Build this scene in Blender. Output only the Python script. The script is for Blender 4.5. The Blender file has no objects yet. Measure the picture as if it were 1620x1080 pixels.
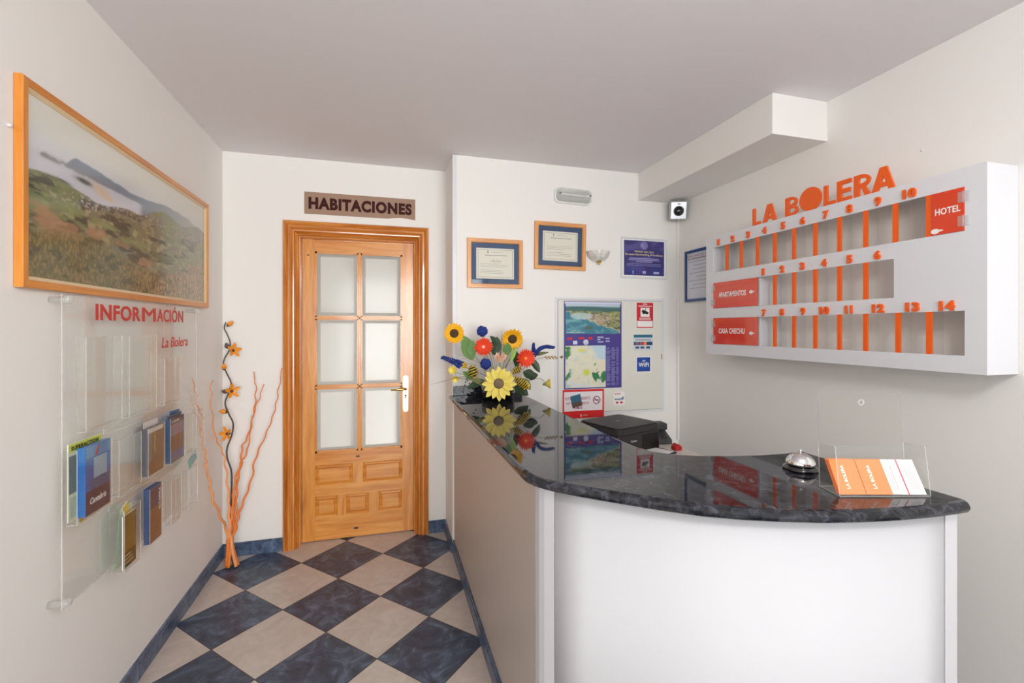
import bpy, bmesh, math, random
import numpy as np
from mathutils import Vector, Matrix
PI = math.pi
SC = bpy.context.scene
COL = SC.collection
random.seed(4)

# ---------------------------------------------------------------- camera
cam_d = bpy.data.cameras.new('camera')
cam = bpy.data.objects.new('camera', cam_d); COL.objects.link(cam)
cam.location = (0, 0, 1.4)
cam.rotation_euler = (PI/2, 0, -0.2737)
cam_d.sensor_width = 36; cam_d.lens = 724.9/1620*36
cam_d.shift_y = -(540-518.6)/1620
cam_d.clip_start = 0.02
SC.camera = cam
# ---------------------------------------------------------------- view, world, daylight
SC.view_settings.view_transform = 'Standard'
SC.view_settings.look = 'None'
SC.view_settings.gamma = 1
SC.view_settings.use_curve_mapping = False
SC.view_settings.exposure = 0.33
SC.cycles.transparent_max_bounces = 24
SC.cycles.max_bounces = 10
SC.cycles.diffuse_bounces = 6
W = bpy.data.worlds.new('world'); SC.world = W; W.use_nodes = True
W.node_tree.nodes['Background'].inputs[0].default_value = (0.75, 0.86, 1.0, 1)
W.node_tree.nodes['Background'].inputs[1].default_value = 1.6

W.node_tree.nodes['Background'].inputs[1].default_value = 1.0
def area_light(name, loc, rot, sx, sy, power, col):
    d = bpy.data.lights.new(name, 'AREA'); d.shape = 'RECTANGLE'; d.size = sx; d.size_y = sy
    d.energy = power; d.color = col
    o = bpy.data.objects.new(name, d); COL.objects.link(o)
    o.location = loc; o.rotation_euler = rot
    return o
# low hazy sun shining straight in through the glazed street front behind the camera
sd = bpy.data.lights.new('low_sun', 'SUN'); sd.energy = 3.0; sd.angle = 0.85; sd.color = (1.0, 0.99, 0.98)
sun = bpy.data.objects.new('low_sun', sd); COL.objects.link(sun); sun.location = (1.5, -6, 3)
sun.rotation_euler = Vector((-0.24, 1.0, -0.03)).to_track_quat('-Z', 'Y').to_euler()
# daylight through that glazed front
area_light('daylight_street_window', (0.55, -3.40, 1.55), (PI/2, 0, 0), 2.6, 1.65, 34, (0.95, 0.98, 1.0))
# added point light to brighten walls and ceiling; no lamp is known here
def fill_point(name, loc, power, r=.16):
    d = bpy.data.lights.new(name, 'POINT'); d.energy = power; d.shadow_soft_size = r; d.color = (.985, .99, 1.0)
    o = bpy.data.objects.new(name, d); COL.objects.link(o); o.location = loc
fill_point('hall_fill_light', (.62, -.1, 2.08), 28)
# daylight in the corridor behind the glazed door
area_light('daylight_corridor', (0.92, 3.66, .66), (PI/2, 0, PI*.68), .5, .9, 13, (1.0, 1.0, 1.0))

# ================================================================ helpers
def s2l(c):
    return tuple((x/12.92 if x <= .04045 else ((x+.055)/1.055)**2.4) for x in c)
def rgb(r, g, b): return s2l((r/255, g/255, b/255)) + (1,)

MATS = {}
def newmat(name):
    m = bpy.data.materials.new(name); m.use_nodes = True
    nt = m.node_tree; nt.nodes.clear()
    out = nt.nodes.new('ShaderNodeOutputMaterial')
    return m, nt, out
def N(nt, kind, **kw):
    n = nt.nodes.new(kind)
    for k, v in kw.items():
        if k.startswith('i_'):
            n.inputs[int(k[2:]) if k[2:].isdigit() else k[2:].replace('_', ' ')].default_value = v
        else: setattr(n, k, v)
    return n
def plain(name, col, rough=.5, metal=0., spec=.5, coat=0., noise=0., nscale=8, bump=0.):
    if name in MATS: return MATS[name]
    m, nt, out = newmat(name)
    p = N(nt, 'ShaderNodeBsdfPrincipled')
    p.inputs['Base Color'].default_value = col
    p.inputs['Roughness'].default_value = rough
    p.inputs['Metallic'].default_value = metal
    p.inputs['Specular IOR Level'].default_value = spec
    p.inputs['Coat Weight'].default_value = coat
    p.inputs['Coat Roughness'].default_value = .08
    tc = N(nt, 'ShaderNodeTexCoord')
    nz = N(nt, 'ShaderNodeTexNoise'); nz.inputs['Scale'].default_value = nscale; nz.inputs['Detail'].default_value = 5
    nt.links.new(tc.outputs['Object'], nz.inputs['Vector'])
    if noise:
        mx = N(nt, 'ShaderNodeMix', data_type='RGBA')
        mx.inputs[6].default_value = tuple(c*(1-noise) for c in col[:3])+(1,)
        mx.inputs[7].default_value = tuple(min(1, c*(1+noise)) for c in col[:3])+(1,)
        nt.links.new(nz.outputs['Fac'], mx.inputs[0]); nt.links.new(mx.outputs[2], p.inputs['Base Color'])
    if bump:
        b = N(nt, 'ShaderNodeBump'); b.inputs['Strength'].default_value = bump; b.inputs['Distance'].default_value = .002
        nt.links.new(nz.outputs['Fac'], b.inputs['Height']); nt.links.new(b.outputs[0], p.inputs['Normal'])
    nt.links.new(p.outputs[0], out.inputs[0])
    MATS[name] = m
    return m
def wood(name, c1, c2, c3, axis='Z', rough=.22, coat=.6, scale=1.0):
    if name in MATS: return MATS[name]
    m, nt, out = newmat(name)
    L = nt.links.new
    tc = N(nt, 'ShaderNodeTexCoord'); mp = N(nt, 'ShaderNodeMapping')
    sc = {'X': (1.2, 16, 16), 'Y': (16, 1.2, 16), 'Z': (16, 16, 1.2)}[axis]
    mp.inputs['Scale'].default_value = tuple(s*scale for s in sc)
    nz = N(nt, 'ShaderNodeTexNoise'); nz.inputs['Scale'].default_value = 1.6; nz.inputs['Detail'].default_value = 6; nz.inputs['Distortion'].default_value = .8
    nz2 = N(nt, 'ShaderNodeTexNoise'); nz2.inputs['Scale'].default_value = 7; nz2.inputs['Detail'].default_value = 3
    L(tc.outputs['Object'], mp.inputs[0]); L(mp.outputs[0], nz.inputs['Vector']); L(mp.outputs[0], nz2.inputs['Vector'])
    ad = N(nt, 'ShaderNodeMath', operation='MULTIPLY_ADD'); ad.inputs[1].default_value = .35
    L(nz2.outputs['Fac'], ad.inputs[0]); L(nz.outputs['Fac'], ad.inputs[2])
    cr = N(nt, 'ShaderNodeValToRGB')
    e = cr.color_ramp.elements; e[0].position = .42; e[0].color = c1; e[1].position = .88; e[1].color = c3
    k = cr.color_ramp.elements.new(.66); k.color = c2
    L(ad.outputs[0], cr.inputs[0])
    p = N(nt, 'ShaderNodeBsdfPrincipled'); p.inputs['Roughness'].default_value = rough
    p.inputs['Coat Weight'].default_value = coat; p.inputs['Coat Roughness'].default_value = .1
    L(cr.outputs[0], p.inputs['Base Color']); L(p.outputs[0], out.inputs[0])
    MATS[name] = m
    return m
def acrylic(name, tint=(.97, .985, .98, 1), rough=.03, haze=.0, ior=1.49, edge=0.):
    """clear sheet: straight-through transparency plus Fresnel reflection"""
    if name in MATS: return MATS[name]
    m, nt, out = newmat(name); L = nt.links.new
    tr = N(nt, 'ShaderNodeBsdfTransparent'); tr.inputs[0].default_value = tint
    gl = N(nt, 'ShaderNodeBsdfGlossy'); gl.inputs['Roughness'].default_value = rough
    fr = N(nt, 'ShaderNodeFresnel'); fr.inputs[0].default_value = ior
    ge = N(nt, 'ShaderNodeNewGeometry'); iv = N(nt, 'ShaderNodeMath', operation='SUBTRACT'); iv.inputs[0].default_value = 1.0; L(ge.outputs['Backfacing'], iv.inputs[1])
    mu = N(nt, 'ShaderNodeMath', operation='MULTIPLY'); L(fr.outputs[0], mu.inputs[0]); L(iv.outputs[0], mu.inputs[1])
    mx = N(nt, 'ShaderNodeMixShader'); L(mu.outputs[0], mx.inputs[0]); L(tr.outputs[0], mx.inputs[1]); L(gl.outputs[0], mx.inputs[2])
    last = mx
    if haze:
        df = N(nt, 'ShaderNodeBsdfDiffuse'); df.inputs[0].default_value = (.90, .88, .85, 1)
        m2 = N(nt, 'ShaderNodeMixShader'); m2.inputs[0].default_value = haze
        L(mx.outputs[0], m2.inputs[1]); L(df.outputs[0], m2.inputs[2]); last = m2
    L(last.outputs[0], out.inputs[0])
    MATS[name] = m
    return m
def vcol_mat(name, rough=.5, spec=.3, coat=0.):
    m, nt, out = newmat(name)
    a = N(nt, 'ShaderNodeVertexColor'); a.layer_name = 'Col'
    p = N(nt, 'ShaderNodeBsdfPrincipled'); p.inputs['Roughness'].default_value = rough
    p.inputs['Specular IOR Level'].default_value = spec; p.inputs['Coat Weight'].default_value = coat; p.inputs['Coat Roughness'].default_value = .03
    nt.links.new(a.outputs[0], p.inputs['Base Color']); nt.links.new(p.outputs[0], out.inputs[0])
    return m

def wloc(o):
    v = Vector((0, 0, 0))
    while o is not None: v += o.location; o = o.parent
    return v
def tag(o, label=None, cat=None, group=None, kind=None):
    if label: o['label'] = label
    if cat: o['category'] = cat
    if group: o['group'] = group
    if kind: o['kind'] = kind
    return o
def thing(name, loc, label, cat, group=None):
    o = bpy.data.objects.new(name, None); COL.objects.link(o); o.location = loc
    o.empty_display_size = .05
    return tag(o, label, cat, group)

class MB:
    """collects shapes in world coordinates; build() links them as one mesh object"""
    def __init__(s, M=None):
        s.bm = bmesh.new(); s.mi = 0; s.M = M
    def _v(s, p):
        p = Vector(p)
        if s.M is not None: p = s.M @ p
        return s.bm.verts.new(p)
    def face(s, pts, smooth=False):
        f = s.bm.faces.new([s._v(p) for p in pts]); f.material_index = s.mi; f.smooth = smooth; return f
    def box(s, a, b, bevel=0.):
        x0, y0, z0 = [min(a[i], b[i]) for i in range(3)]; x1, y1, z1 = [max(a[i], b[i]) for i in range(3)]
        v = [s._v(p) for p in ((x0,y0,z0),(x1,y0,z0),(x1,y1,z0),(x0,y1,z0),(x0,y0,z1),(x1,y0,z1),(x1,y1,z1),(x0,y1,z1))]
        fs = [s.bm.faces.new([v[i] for i in q]) for q in ((0,3,2,1),(4,5,6,7),(0,1,5,4),(1,2,6,5),(2,3,7,6),(3,0,4,7))]
        for f in fs: f.material_index = s.mi
        if bevel:
            es = list({e for f in fs for e in f.edges})
            r = bmesh.ops.bevel(s.bm, geom=es, offset=bevel, segments=2, profile=.5, affect='EDGES')
            for f in r['faces']: f.material_index = s.mi
        return s
    def prism(s, poly, h0, h1, axis='z', caps=True, smooth=False):
        """polygon extruded along an axis; poly pts are the two other coords in order"""
        def P(p, h):
            return {'z': (p[0], p[1], h), 'y': (p[0], h, p[1]), 'x': (h, p[0], p[1])}[axis]
        a = [s._v(P(p, h0)) for p in poly]; b = [s._v(P(p, h1)) for p in poly]
        n = len(poly)
        for i in range(n):
            f = s.bm.faces.new((a[i], a[(i+1) % n], b[(i+1) % n], b[i])); f.material_index = s.mi; f.smooth = smooth
        if caps:
            for q in (a[::-1], b):
                f = s.bm.faces.new(q); f.material_index = s.mi
        return s
    def tube(s, pts, rad, n=8, caps=True):
        pts = [Vector(p) for p in pts]
        rs = rad if isinstance(rad, (list, tuple)) else [rad]*len(pts)
        rings = []; up = Vector((0.13, 0.21, 1)).normalized()
        prev = None
        for i, p in enumerate(pts):
            t = (pts[min(i+1, len(pts)-1)] - pts[max(i-1, 0)]).normalized()
            if prev is None:
                a = t.cross(up)
                if a.length < .1: a = t.cross(Vector((1, 0, 0)))
            else: a = prev - t*prev.dot(t)
            a.normalize(); prev = a; b = t.cross(a)
            rings.append([s._v(p + (a*math.cos(2*PI*k/n) + b*math.sin(2*PI*k/n))*rs[i]) for k in range(n)])
        for i in range(len(rings)-1):
            for k in range(n):
                f = s.bm.faces.new((rings[i][k], rings[i][(k+1) % n], rings[i+1][(k+1) % n], rings[i+1][k])); f.smooth = True; f.material_index = s.mi
        if caps:
            for q in (rings[0][::-1], rings[-1]):
                f = s.bm.faces.new(q); f.material_index = s.mi
        return s
    def lathe(s, prof, c=(0,0,0), axis=(0,0,1), n=32, arc=2*PI):
        """prof: (radius, height) pairs revolved about an axis"""
        ax = Vector(axis).normalized(); c = Vector(c)
        a = ax.cross(Vector((0,0,1)));
        if a.length < .1: a = Vector((1, 0, 0))
        a.normalize(); b = ax.cross(a)
        rings = []
        for r, h in prof:
            if r < 1e-6: rings.append([s._v(c+ax*h)]*1); continue
            rings.append([s._v(c + ax*h + (a*math.cos(arc*k/n)+b*math.sin(arc*k/n))*r) for k in range(n)])
        for i in range(len(rings)-1):
            A, B = rings[i], rings[i+1]
            for k in range(n):
                k2 = (k+1) % n
                if len(A) == 1 and len(B) == 1: continue
                if len(A) == 1: q = (A[0], B[k2], B[k])
                elif len(B) == 1: q = (A[k], A[k2], B[0])
                else: q = (A[k], A[k2], B[k2], B[k])
                try:
                    f = s.bm.faces.new(q); f.smooth = True; f.material_index = s.mi
                except ValueError: pass
        return s
    def ball(s, c, r, n=12, sq=(1,1,1)):
        M = Matrix.Translation(Vector(c)) @ Matrix.Diagonal((r*sq[0], r*sq[1], r*sq[2], 1))
        if s.M is not None: M = s.M @ M
        g = bmesh.ops.create_uvsphere(s.bm, u_segments=n, v_segments=max(6, n//2+2), radius=1, matrix=M)
        for v in g['verts']:
            for f in v.link_faces: f.smooth = True; f.material_index = s.mi
        return s
    def addmesh(s, me, M):
        if s.M is not None: M = s.M @ M
        me = me.copy(); me.transform(M)
        n0 = len(s.bm.faces)
        s.bm.from_mesh(me); s.bm.faces.ensure_lookup_table()
        for f in s.bm.faces[n0:]: f.material_index = s.mi
        bpy.data.meshes.remove(me)
        return s
    def build(s, name, mats, parent=None, label=None, cat=None, group=None, kind=None, fix=True):
        if fix: bmesh.ops.recalc_face_normals(s.bm, faces=s.bm.faces)
        if parent is None:
            vs = [v.co for v in s.bm.verts]
            off = Vector(((min(v.x for v in vs)+max(v.x for v in vs))/2, (min(v.y for v in vs)+max(v.y for v in vs))/2, min(v.z for v in vs)))
            loc = off
        else: off = wloc(parent); loc = Vector((0, 0, 0))
        for v in s.bm.verts: v.co -= off
        me = bpy.data.meshes.new(name); s.bm.to_mesh(me); s.bm.free()
        for m in (mats if isinstance(mats, (list, tuple)) else [mats]): me.materials.append(m)
        o = bpy.data.objects.new(name, me); COL.objects.link(o); o.location = loc
        if parent is not None: o.parent = parent
        tag(o, label, cat, group, kind)
        return o

def text_mesh(txt, bold=0., depth=0.):
    c = bpy.data.curves.new('t', 'FONT'); c.body = txt; c.size = 1; c.offset = bold; c.extrude = depth; c.resolution_u = 4; c.space_character = 1+bold*2.2
    o = bpy.data.objects.new('t', c); COL.objects.link(o)
    bpy.context.view_layer.update()
    me = bpy.data.meshes.new_from_object(o.evaluated_get(bpy.context.evaluated_depsgraph_get()))
    bpy.data.objects.remove(o); bpy.data.curves.remove(c)
    return me
def text_into(mb, txt, origin, right, up, w, h, bold=0., depth=.001, shear=0.):
    """text fitted in a w x h rectangle whose lower left is origin"""
    me = text_mesh(txt, bold, .5 if depth else 0)
    xs = [v.co.x for v in me.vertices]; ys = [v.co.y for v in me.vertices]
    x0, x1, y0, y1 = min(xs), max(xs), min(ys), max(ys)
    sx = w/(x1-x0) if w else None; sy = h/(y1-y0)
    if sx is None: sx = sy
    r = Vector(right).normalized(); u = Vector(up).normalized(); n = r.cross(u)
    B = Matrix((r, u, n)).transposed().to_4x4()
    M = Matrix.Translation(Vector(origin)) @ B @ Matrix(((sx, shear*sy, 0, 0), (0, sy, 0, 0), (0, 0, depth if depth else 1, 0), (0, 0, 0, 1))) @ Matrix.Translation((-x0, -y0, 0))
    mb.addmesh(me, M); bpy.data.meshes.remove(me)

# value noise for printed pictures
_rng = np.random.RandomState(7); _G = _rng.rand(256, 256)
def vn(x, y):
    xi = np.floor(x).astype(int); yi = np.floor(y).astype(int); fx = x-xi; fy = y-yi
    fx = fx*fx*(3-2*fx); fy = fy*fy*(3-2*fy)
    g = lambda a, b: _G[a % 256, b % 256]
    return (g(xi, yi)*(1-fx)+g(xi+1, yi)*fx)*(1-fy)+(g(xi, yi+1)*(1-fx)+g(xi+1, yi+1)*fx)*fy
def fbm(x, y, o=4):
    t = 0; a = .5; s = 0
    for i in range(o): t = t+a*vn(x*2**i+13*i, y*2**i+7*i); s += a; a *= .5
    return t/s
def mixc(a, b, f): return a*(1-f[..., None])+np.array(b, float)*f[..., None]
def sst(x, a, b):
    t = np.clip((x-a)/(b-a), 0, 1); return t*t*(3-2*t)
def print_grid(name, fn, origin, right, up, w, h, nx, ny, mat, parent=None, **kw):
    """printed picture: colours in a vertex colour layer on a fine grid"""
    r = Vector(right).normalized(); u = Vector(up).normalized(); o = Vector(origin)
    off = wloc(parent) if parent is not None else Vector((0, 0, 0))
    S, T = np.meshgrid(np.linspace(0, 1, nx+1), np.linspace(0, 1, ny+1))
    P = np.array(o-off)[None, None]+S[..., None]*np.array(r)*w+T[..., None]*np.array(u)*h
    C = np.clip(fn(S, T), 0, 255)/255
    C = np.where(C <= .04045, C/12.92, ((C+.055)/1.055)**2.4)
    me = bpy.data.meshes.new(name)
    i = np.arange(nx*ny); a = (i//nx)*(nx+1)+i % nx
    F = np.stack([a, a+1, a+nx+2, a+nx+1], 1)
    me.from_pydata(P.reshape(-1, 3).tolist(), [], F.tolist())
    ca = me.color_attributes.new('Col', 'FLOAT_COLOR', 'POINT')
    d = np.ones(((nx+1)*(ny+1), 4)); d[:, :3] = C.reshape(-1, 3)
    ca.data.foreach_set('color', d.astype(np.float32).ravel())
    me.materials.append(mat)
    ob = bpy.data.objects.new(name, me); COL.objects.link(ob)
    if parent is not None: ob.parent = parent
    tag(ob, **kw)
    return ob

# ================================================================ materials
WALL = rgb(226, 219, 210)
def wall_mat():
    m = plain('painted wall', rgb(239, 236, 231), rough=.6, spec=.25, noise=.012, nscale=1.3, bump=.06)
    return m
M_wall = wall_mat()
M_ceil = plain('painted ceiling', rgb(233, 229, 230), rough=.75, spec=.15, noise=.01, nscale=1.1)
M_white = plain('white lacquer', rgb(224, 224, 227), rough=.35, spec=.4)
M_whitepanel = plain('white laminate', rgb(197, 196, 198), rough=.55, spec=.2, noise=.01, nscale=2)
M_orange = plain('orange plastic', rgb(243, 98, 20), rough=.35)
M_orange2 = plain('orange red film', rgb(226, 62, 18), rough=.1, coat=.8)
M_black = plain('black plastic', rgb(26, 26, 27), rough=.35)
M_dgrey = plain('dark grey plastic', rgb(72, 72, 74), rough=.5)
M_chrome = plain('chrome', (.85, .85, .86, 1), rough=.06, metal=1)
M_brass = plain('brass', rgb(214, 178, 96), rough=.18, metal=1)
M_acr = acrylic('clear acrylic', tint=(.975, .978, .97, 1))
M_acr_edge = acrylic('acrylic edge', tint=(.97, .965, .95, 1), rough=.06, haze=.28, ior=1.7)
M_paper = plain('white paper', rgb(238, 236, 232), rough=.6)
M_redw = plain('red print', rgb(205, 32, 48), rough=.4)
PINE = (rgb(190, 110, 34), rgb(218, 142, 56), rgb(232, 164, 80))
CAS = (rgb(170, 92, 24), rgb(206, 126, 48), rgb(226, 152, 74))
M_pineZ = wood('pine vertical grain', *PINE, axis='Z')
M_pineX = wood('pine horizontal grain', *PINE, axis='X')
M_casZ = wood('varnished casing vertical', *CAS, axis='Z', rough=.15, coat=1)
M_casX = wood('varnished casing horizontal', *CAS, axis='X', rough=.15, coat=1)

def tile_mat(name='floor tiles', floor=True):
    m, nt, out = newmat(name); L = nt.links.new
    tc = N(nt, 'ShaderNodeTexCoord')
    geo = N(nt, 'ShaderNodeNewGeometry')
    sx = N(nt, 'ShaderNodeSeparateXYZ'); L(geo.outputs['Position'], sx.inputs[0])
    def M(op, a, b=None, c=None):
        n = N(nt, 'ShaderNodeMath', operation=op)
        for i, v in enumerate((a, b, c)):
            if v is None: continue
            if isinstance(v, (int, float)): n.inputs[i].default_value = v
            else: L(v, n.inputs[i])
        return n.outputs[0]
    th = .8103; c, s = math.cos(th), math.sin(th); sz = .3305; ox, oy = -.7095, 2.7404
    X = M('SUBTRACT', sx.outputs[0], ox); Y = M('SUBTRACT', sx.outputs[1], oy)
    P = M('DIVIDE', M('SUBTRACT', M('MULTIPLY', X, c), M('MULTIPLY', Y, s)), sz)
    Q = M('DIVIDE', M('ADD', M('MULTIPLY', X, s), M('MULTIPLY', Y, c)), sz)
    chk = M('FLOORED_MODULO', M('ADD', M('FLOOR', P), M('FLOOR', Q)), 2.0)      # 1 = dark
    def gro(v):
        f = M('ABSOLUTE', M('SUBTRACT', M('FRACT', v), .5)); return M('GREATER_THAN', f, .4935)
    g = M('MAXIMUM', gro(P), gro(Q))
    # marbling
    cell = M('ADD', M('MULTIPLY', M('FLOOR', P), 3.7), M('MULTIPLY', M('FLOOR', Q), 9.1))
    cb = N(nt, 'ShaderNodeCombineXYZ'); L(sx.outputs[0], cb.inputs[0]); L(sx.outputs[1], cb.inputs[1]); L(cell, cb.inputs[2])
    nz = N(nt, 'ShaderNodeTexNoise'); nz.inputs['Scale'].default_value = 9; nz.inputs['Detail'].default_value = 8; nz.inputs['Distortion'].default_value = 1.6; nz.inputs['Roughness'].default_value = .62
    L(cb.outputs[0], nz.inputs['Vector'])
    r1 = N(nt, 'ShaderNodeValToRGB'); e = r1.color_ramp.elements
    e[0].position = .38; e[0].color = rgb(44, 54, 72); e[1].position = .7; e[1].color = rgb(106, 122, 146)
    k = e.new(.52); k.color = rgb(62, 75, 96)
    r2 = N(nt, 'ShaderNodeValToRGB'); e = r2.color_ramp.elements
    e[0].position = .35; e[0].color = rgb(190, 178, 168); e[1].position = .7; e[1].color = rgb(206, 196, 188)
    L(nz.outputs['Fac'], r1.inputs[0]); L(nz.outputs['Fac'], r2.inputs[0])
    mx = N(nt, 'ShaderNodeMix', data_type='RGBA'); L(chk, mx.inputs[0]); L(r2.outputs[0], mx.inputs[6]); L(r1.outputs[0], mx.inputs[7])
    m2 = N(nt, 'ShaderNodeMix', data_type='RGBA'); L(g, m2.inputs[0]); L(mx.outputs[2], m2.inputs[6]); m2.inputs[7].default_value = rgb(62, 56, 52)
    p = N(nt, 'ShaderNodeBsdfPrincipled'); L(m2.outputs[2], p.inputs['Base Color'])
    p.inputs['Roughness'].default_value = .3
    rr = N(nt, 'ShaderNodeMapRange'); L(nz.outputs['Fac'], rr.inputs[0]); rr.inputs[3].default_value = .25; rr.inputs[4].default_value = .4; L(rr.outputs[0], p.inputs['Roughness'])
    L(p.outputs[0], out.inputs[0])
    return m
M_floor = tile_mat()
def veined(name, c1, c2, c3, scale=9, rough=.3, det=9, dist=1.5, coat=0., p=(.38, .52, .7)):
    m, nt, out = newmat(name); L = nt.links.new
    tc = N(nt, 'ShaderNodeTexCoord')
    nz = N(nt, 'ShaderNodeTexNoise'); nz.inputs['Scale'].default_value = scale; nz.inputs['Detail'].default_value = det; nz.inputs['Distortion'].default_value = dist; nz.inputs['Roughness'].default_value = .65
    L(tc.outputs['Object'], nz.inputs['Vector'])
    r = N(nt, 'ShaderNodeValToRGB'); e = r.color_ramp.elements
    e[0].position = p[0]; e[0].color = c1; e[1].position = p[2]; e[1].color = c3; k = e.new(p[1]); k.color = c2
    L(nz.outputs['Fac'], r.inputs[0])
    b = N(nt, 'ShaderNodeBsdfPrincipled'); b.inputs['Roughness'].default_value = rough; b.inputs['Coat Weight'].default_value = coat; b.inputs['Coat Roughness'].default_value = .02
    L(r.outputs[0], b.inputs['Base Color']); L(b.outputs[0], out.inputs[0])
    return m
M_base = veined('blue baseboard tile', rgb(58, 72, 96), rgb(82, 100, 128), rgb(120, 136, 160), scale=14)
M_granite = veined('polished dark granite', rgb(24, 25, 28), rgb(42, 43, 48), rgb(84, 84, 94), scale=34, rough=.035, det=14, dist=1.2, coat=0., p=(.40, .52, .70))
M_granite.node_tree.nodes['Principled BSDF'].inputs['Specular IOR Level'].default_value = .36

# ================================================================ room shell
XL, XR, YD, YJ, YF, H = -.945, 2.042, 3.17, 2.85, -3.5, 2.48
YC = 4.75  # corridor end
MB().box((XL-.15, YF-.15, -.06), (XR+.15, YC+.1, 0)).build('floor', M_floor, kind='structure')
MB().box((XL-.15, YF-.15, H), (XR+.15, YC+.1, H+.08)).build('ceiling', M_ceil, kind='structure')
MB().box((XL-.12, YF, 0), (XL, YD, H)).build('wall_left', M_wall, kind='structure')
MB().box((XR, YF, 0), (XR+.12, YJ+.45, H)).build('wall_right', M_wall, kind='structure')
DX0, DX1, DZ = -.535, .225, 2.01       # opening in the rear wall
b = MB()
b.box((XL-.12, YD, 0), (DX0, YD+.13, H)); b.box((DX1, YD, 0), (.6, YD+.13, H)); b.box((DX0, YD, DZ), (DX1, YD+.13, H))
b.build('wall_back', M_wall, kind='structure')
b = MB(); b.box((.415, YJ, 0), (XR+.02, YJ+.45, H)); b.build('wall_alcove', M_wall, kind='structure')
# street front with a wide glazed opening
b = MB()
b.box((XL-.12, YF-.12, 0), (-.90, YF, H)); b.box((2.0, YF-.12, 0), (XR+.12, YF, H)); b.box((-.90, YF-.12, 2.44), (2.0, YF, H)); b.box((-.90, YF-.12, 0), (2.0, YF, .12))
b.build('wall_front', M_wall, kind='structure')
w = MB()
for x in (-.90, .05, 1.0, 1.96): w.box((x, YF-.09, .12), (x+.04, YF-.04, 2.44))
w.box((-.90, YF-.09, .12), (2.0, YF-.04, .18)); w.box((-.90, YF-.09, 2.40), (2.0, YF-.04, 2.44))
win = w.build('window_1', M_white, kind='structure')
MB().box((-.88, YF-.07, .17), (1.98, YF-.065, 2.41)).build('pane', M_acr, win)
# corridor behind the door
b = MB()
b.box((XL-.12, YD+.13, 0), (XL, YC, H)); b.box((XL-.12, YC, 0), (1.2, YC+.1, H)); b.box((1.1, YD+.13+.33, 0), (1.2, YC, H))
b.build('wall_corridor', M_wall, kind='structure')
# boxed beam along the ceiling over the counter
MB().box((1.718, 1.70, 2.291), (XR, YJ, H), bevel=.002).build('trim_1', M_wall, kind='structure')
# corner strip on the alcove wall edge and the boxed pipe
MB().box((.413, YJ-.008, 0.98), (.440, YJ, H-.002), bevel=.002).build('trim_2', M_white, kind='structure')
MB().box((2.026, YJ-.016, .6), (XR, YJ, 2.29), bevel=.003).build('trim_3', M_wall, kind='structure')
def baseb(name, a, b_, n):
    """tile skirting between two floor points, n = outward normal"""
    a = Vector((a[0], a[1], 0)); b2 = Vector((b_[0], b_[1], 0)); n = Vector((n[0], n[1], 0)); t = (b2-a).normalized()
    L = (b2-a).length; m = MB(); k = max(1, round(L/.33)); g = .0015
    for i in range(k):
        p, q = a+t*(L*i/k+g), a+t*(L*(i+1)/k-g)
        prof = [(0, 0), (.011, 0), (.011, .062), (.008, .066), (.008, .078), (.004, .082), (0, .082)]
        A = [p+n*o+Vector((0, 0, z)) for o, z in prof]; B = [q+n*o+Vector((0, 0, z)) for o, z in prof]
        for j in range(len(prof)):
            j2 = (j+1) % len(prof); m.face((A[j], B[j], B[j2], A[j2]))
        m.face(A[::-1]); m.face(B)
    return m.build(name, M_base, kind='structure')
baseb('baseboard_left', (XL, YF), (XL, YD-.011), (1, 0))
baseb('baseboard_back', (XL, YD), (-.608, YD), (0, -1))
baseb('baseboard_alcove', (.296, YD), (.413, YD), (0, -1))
baseb('baseboard_right', (XR, YF), (XR, .78), (-1, 0))

# ================================================================ door_1 (glazed pine door)
dr = thing('door_1', (-.155, 3.2, 0), None, None); dr['kind'] = 'structure'
CX0, CX1, CZ = -.607, .296, 2.078
prof = [(0, 3.1695), (0, 3.150), (.004, 3.144), (.012, 3.142), (.020, 3.148), (.024, 3.153), (.030, 3.146), (.040, 3.146), (.047, 3.153), (.051, 3.160),
        (.057, 3.152), (.064, 3.153), (.070, 3.166), (.074, 3.172), (.079, 3.166), (.084, 3.170), (.088, 3.190), (.094, 3.192), (.098, 3.235), (.098, 3.29)]
b = MB()
for i in range(len(prof)-1):
    (o1, y1), (o2, y2) = prof[i], prof[i+1]
    b.mi = 0
    b.face(((CX0+o1, y1, 0), (CX0+o1, y1, CZ-o1), (CX0+o2, y2, CZ-o2), (CX0+o2, y2, 0)))
    b.face(((CX1-o1, y1, 0), (CX1-o2, y2, 0), (CX1-o2, y2, CZ-o2), (CX1-o1, y1, CZ-o1)))
    b.mi = 1
    b.face(((CX0+o1, y1, CZ-o1), (CX1-o1, y1, CZ-o1), (CX1-o2, y2, CZ-o2), (CX0+o2, y2, CZ-o2)))
for f in b.bm.faces: f.smooth = False
b.build('casing', [M_casZ, M_casX], dr, fix=False)
LX0, LX1, LZ0, LZ1, LY0, LY1 = -.507, .197, .006, 1.979, 3.235, 3.272
px = [(-.419, -.170), (-.137, .113)]; pz = [(.590, .995), (1.024, 1.452), (1.481, 1.890)]
b = MB(); b.mi = 0
b.box((LX0, LY0, LZ0), (-.419-.012, LY1, LZ1)); b.box((.113+.012, LY0, LZ0), (LX1, LY1, LZ1))   # stiles
b.mi = 1
b.box((-.431, LY0+.0005, 1.902), (.125, LY1, LZ1)); b.box((-.431, LY0+.0005, .4985), (.125, LY1, .578))
b.box((-.431, LY0+.0005, LZ0), (.125, LY1, .157)); b.box((-.431, LY0+.0005, .293), (.125, LY1, .363))
b.mi = 0
b.box((-.195, LY0+.001, .363), (-.133, LY1, .4985))
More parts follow.
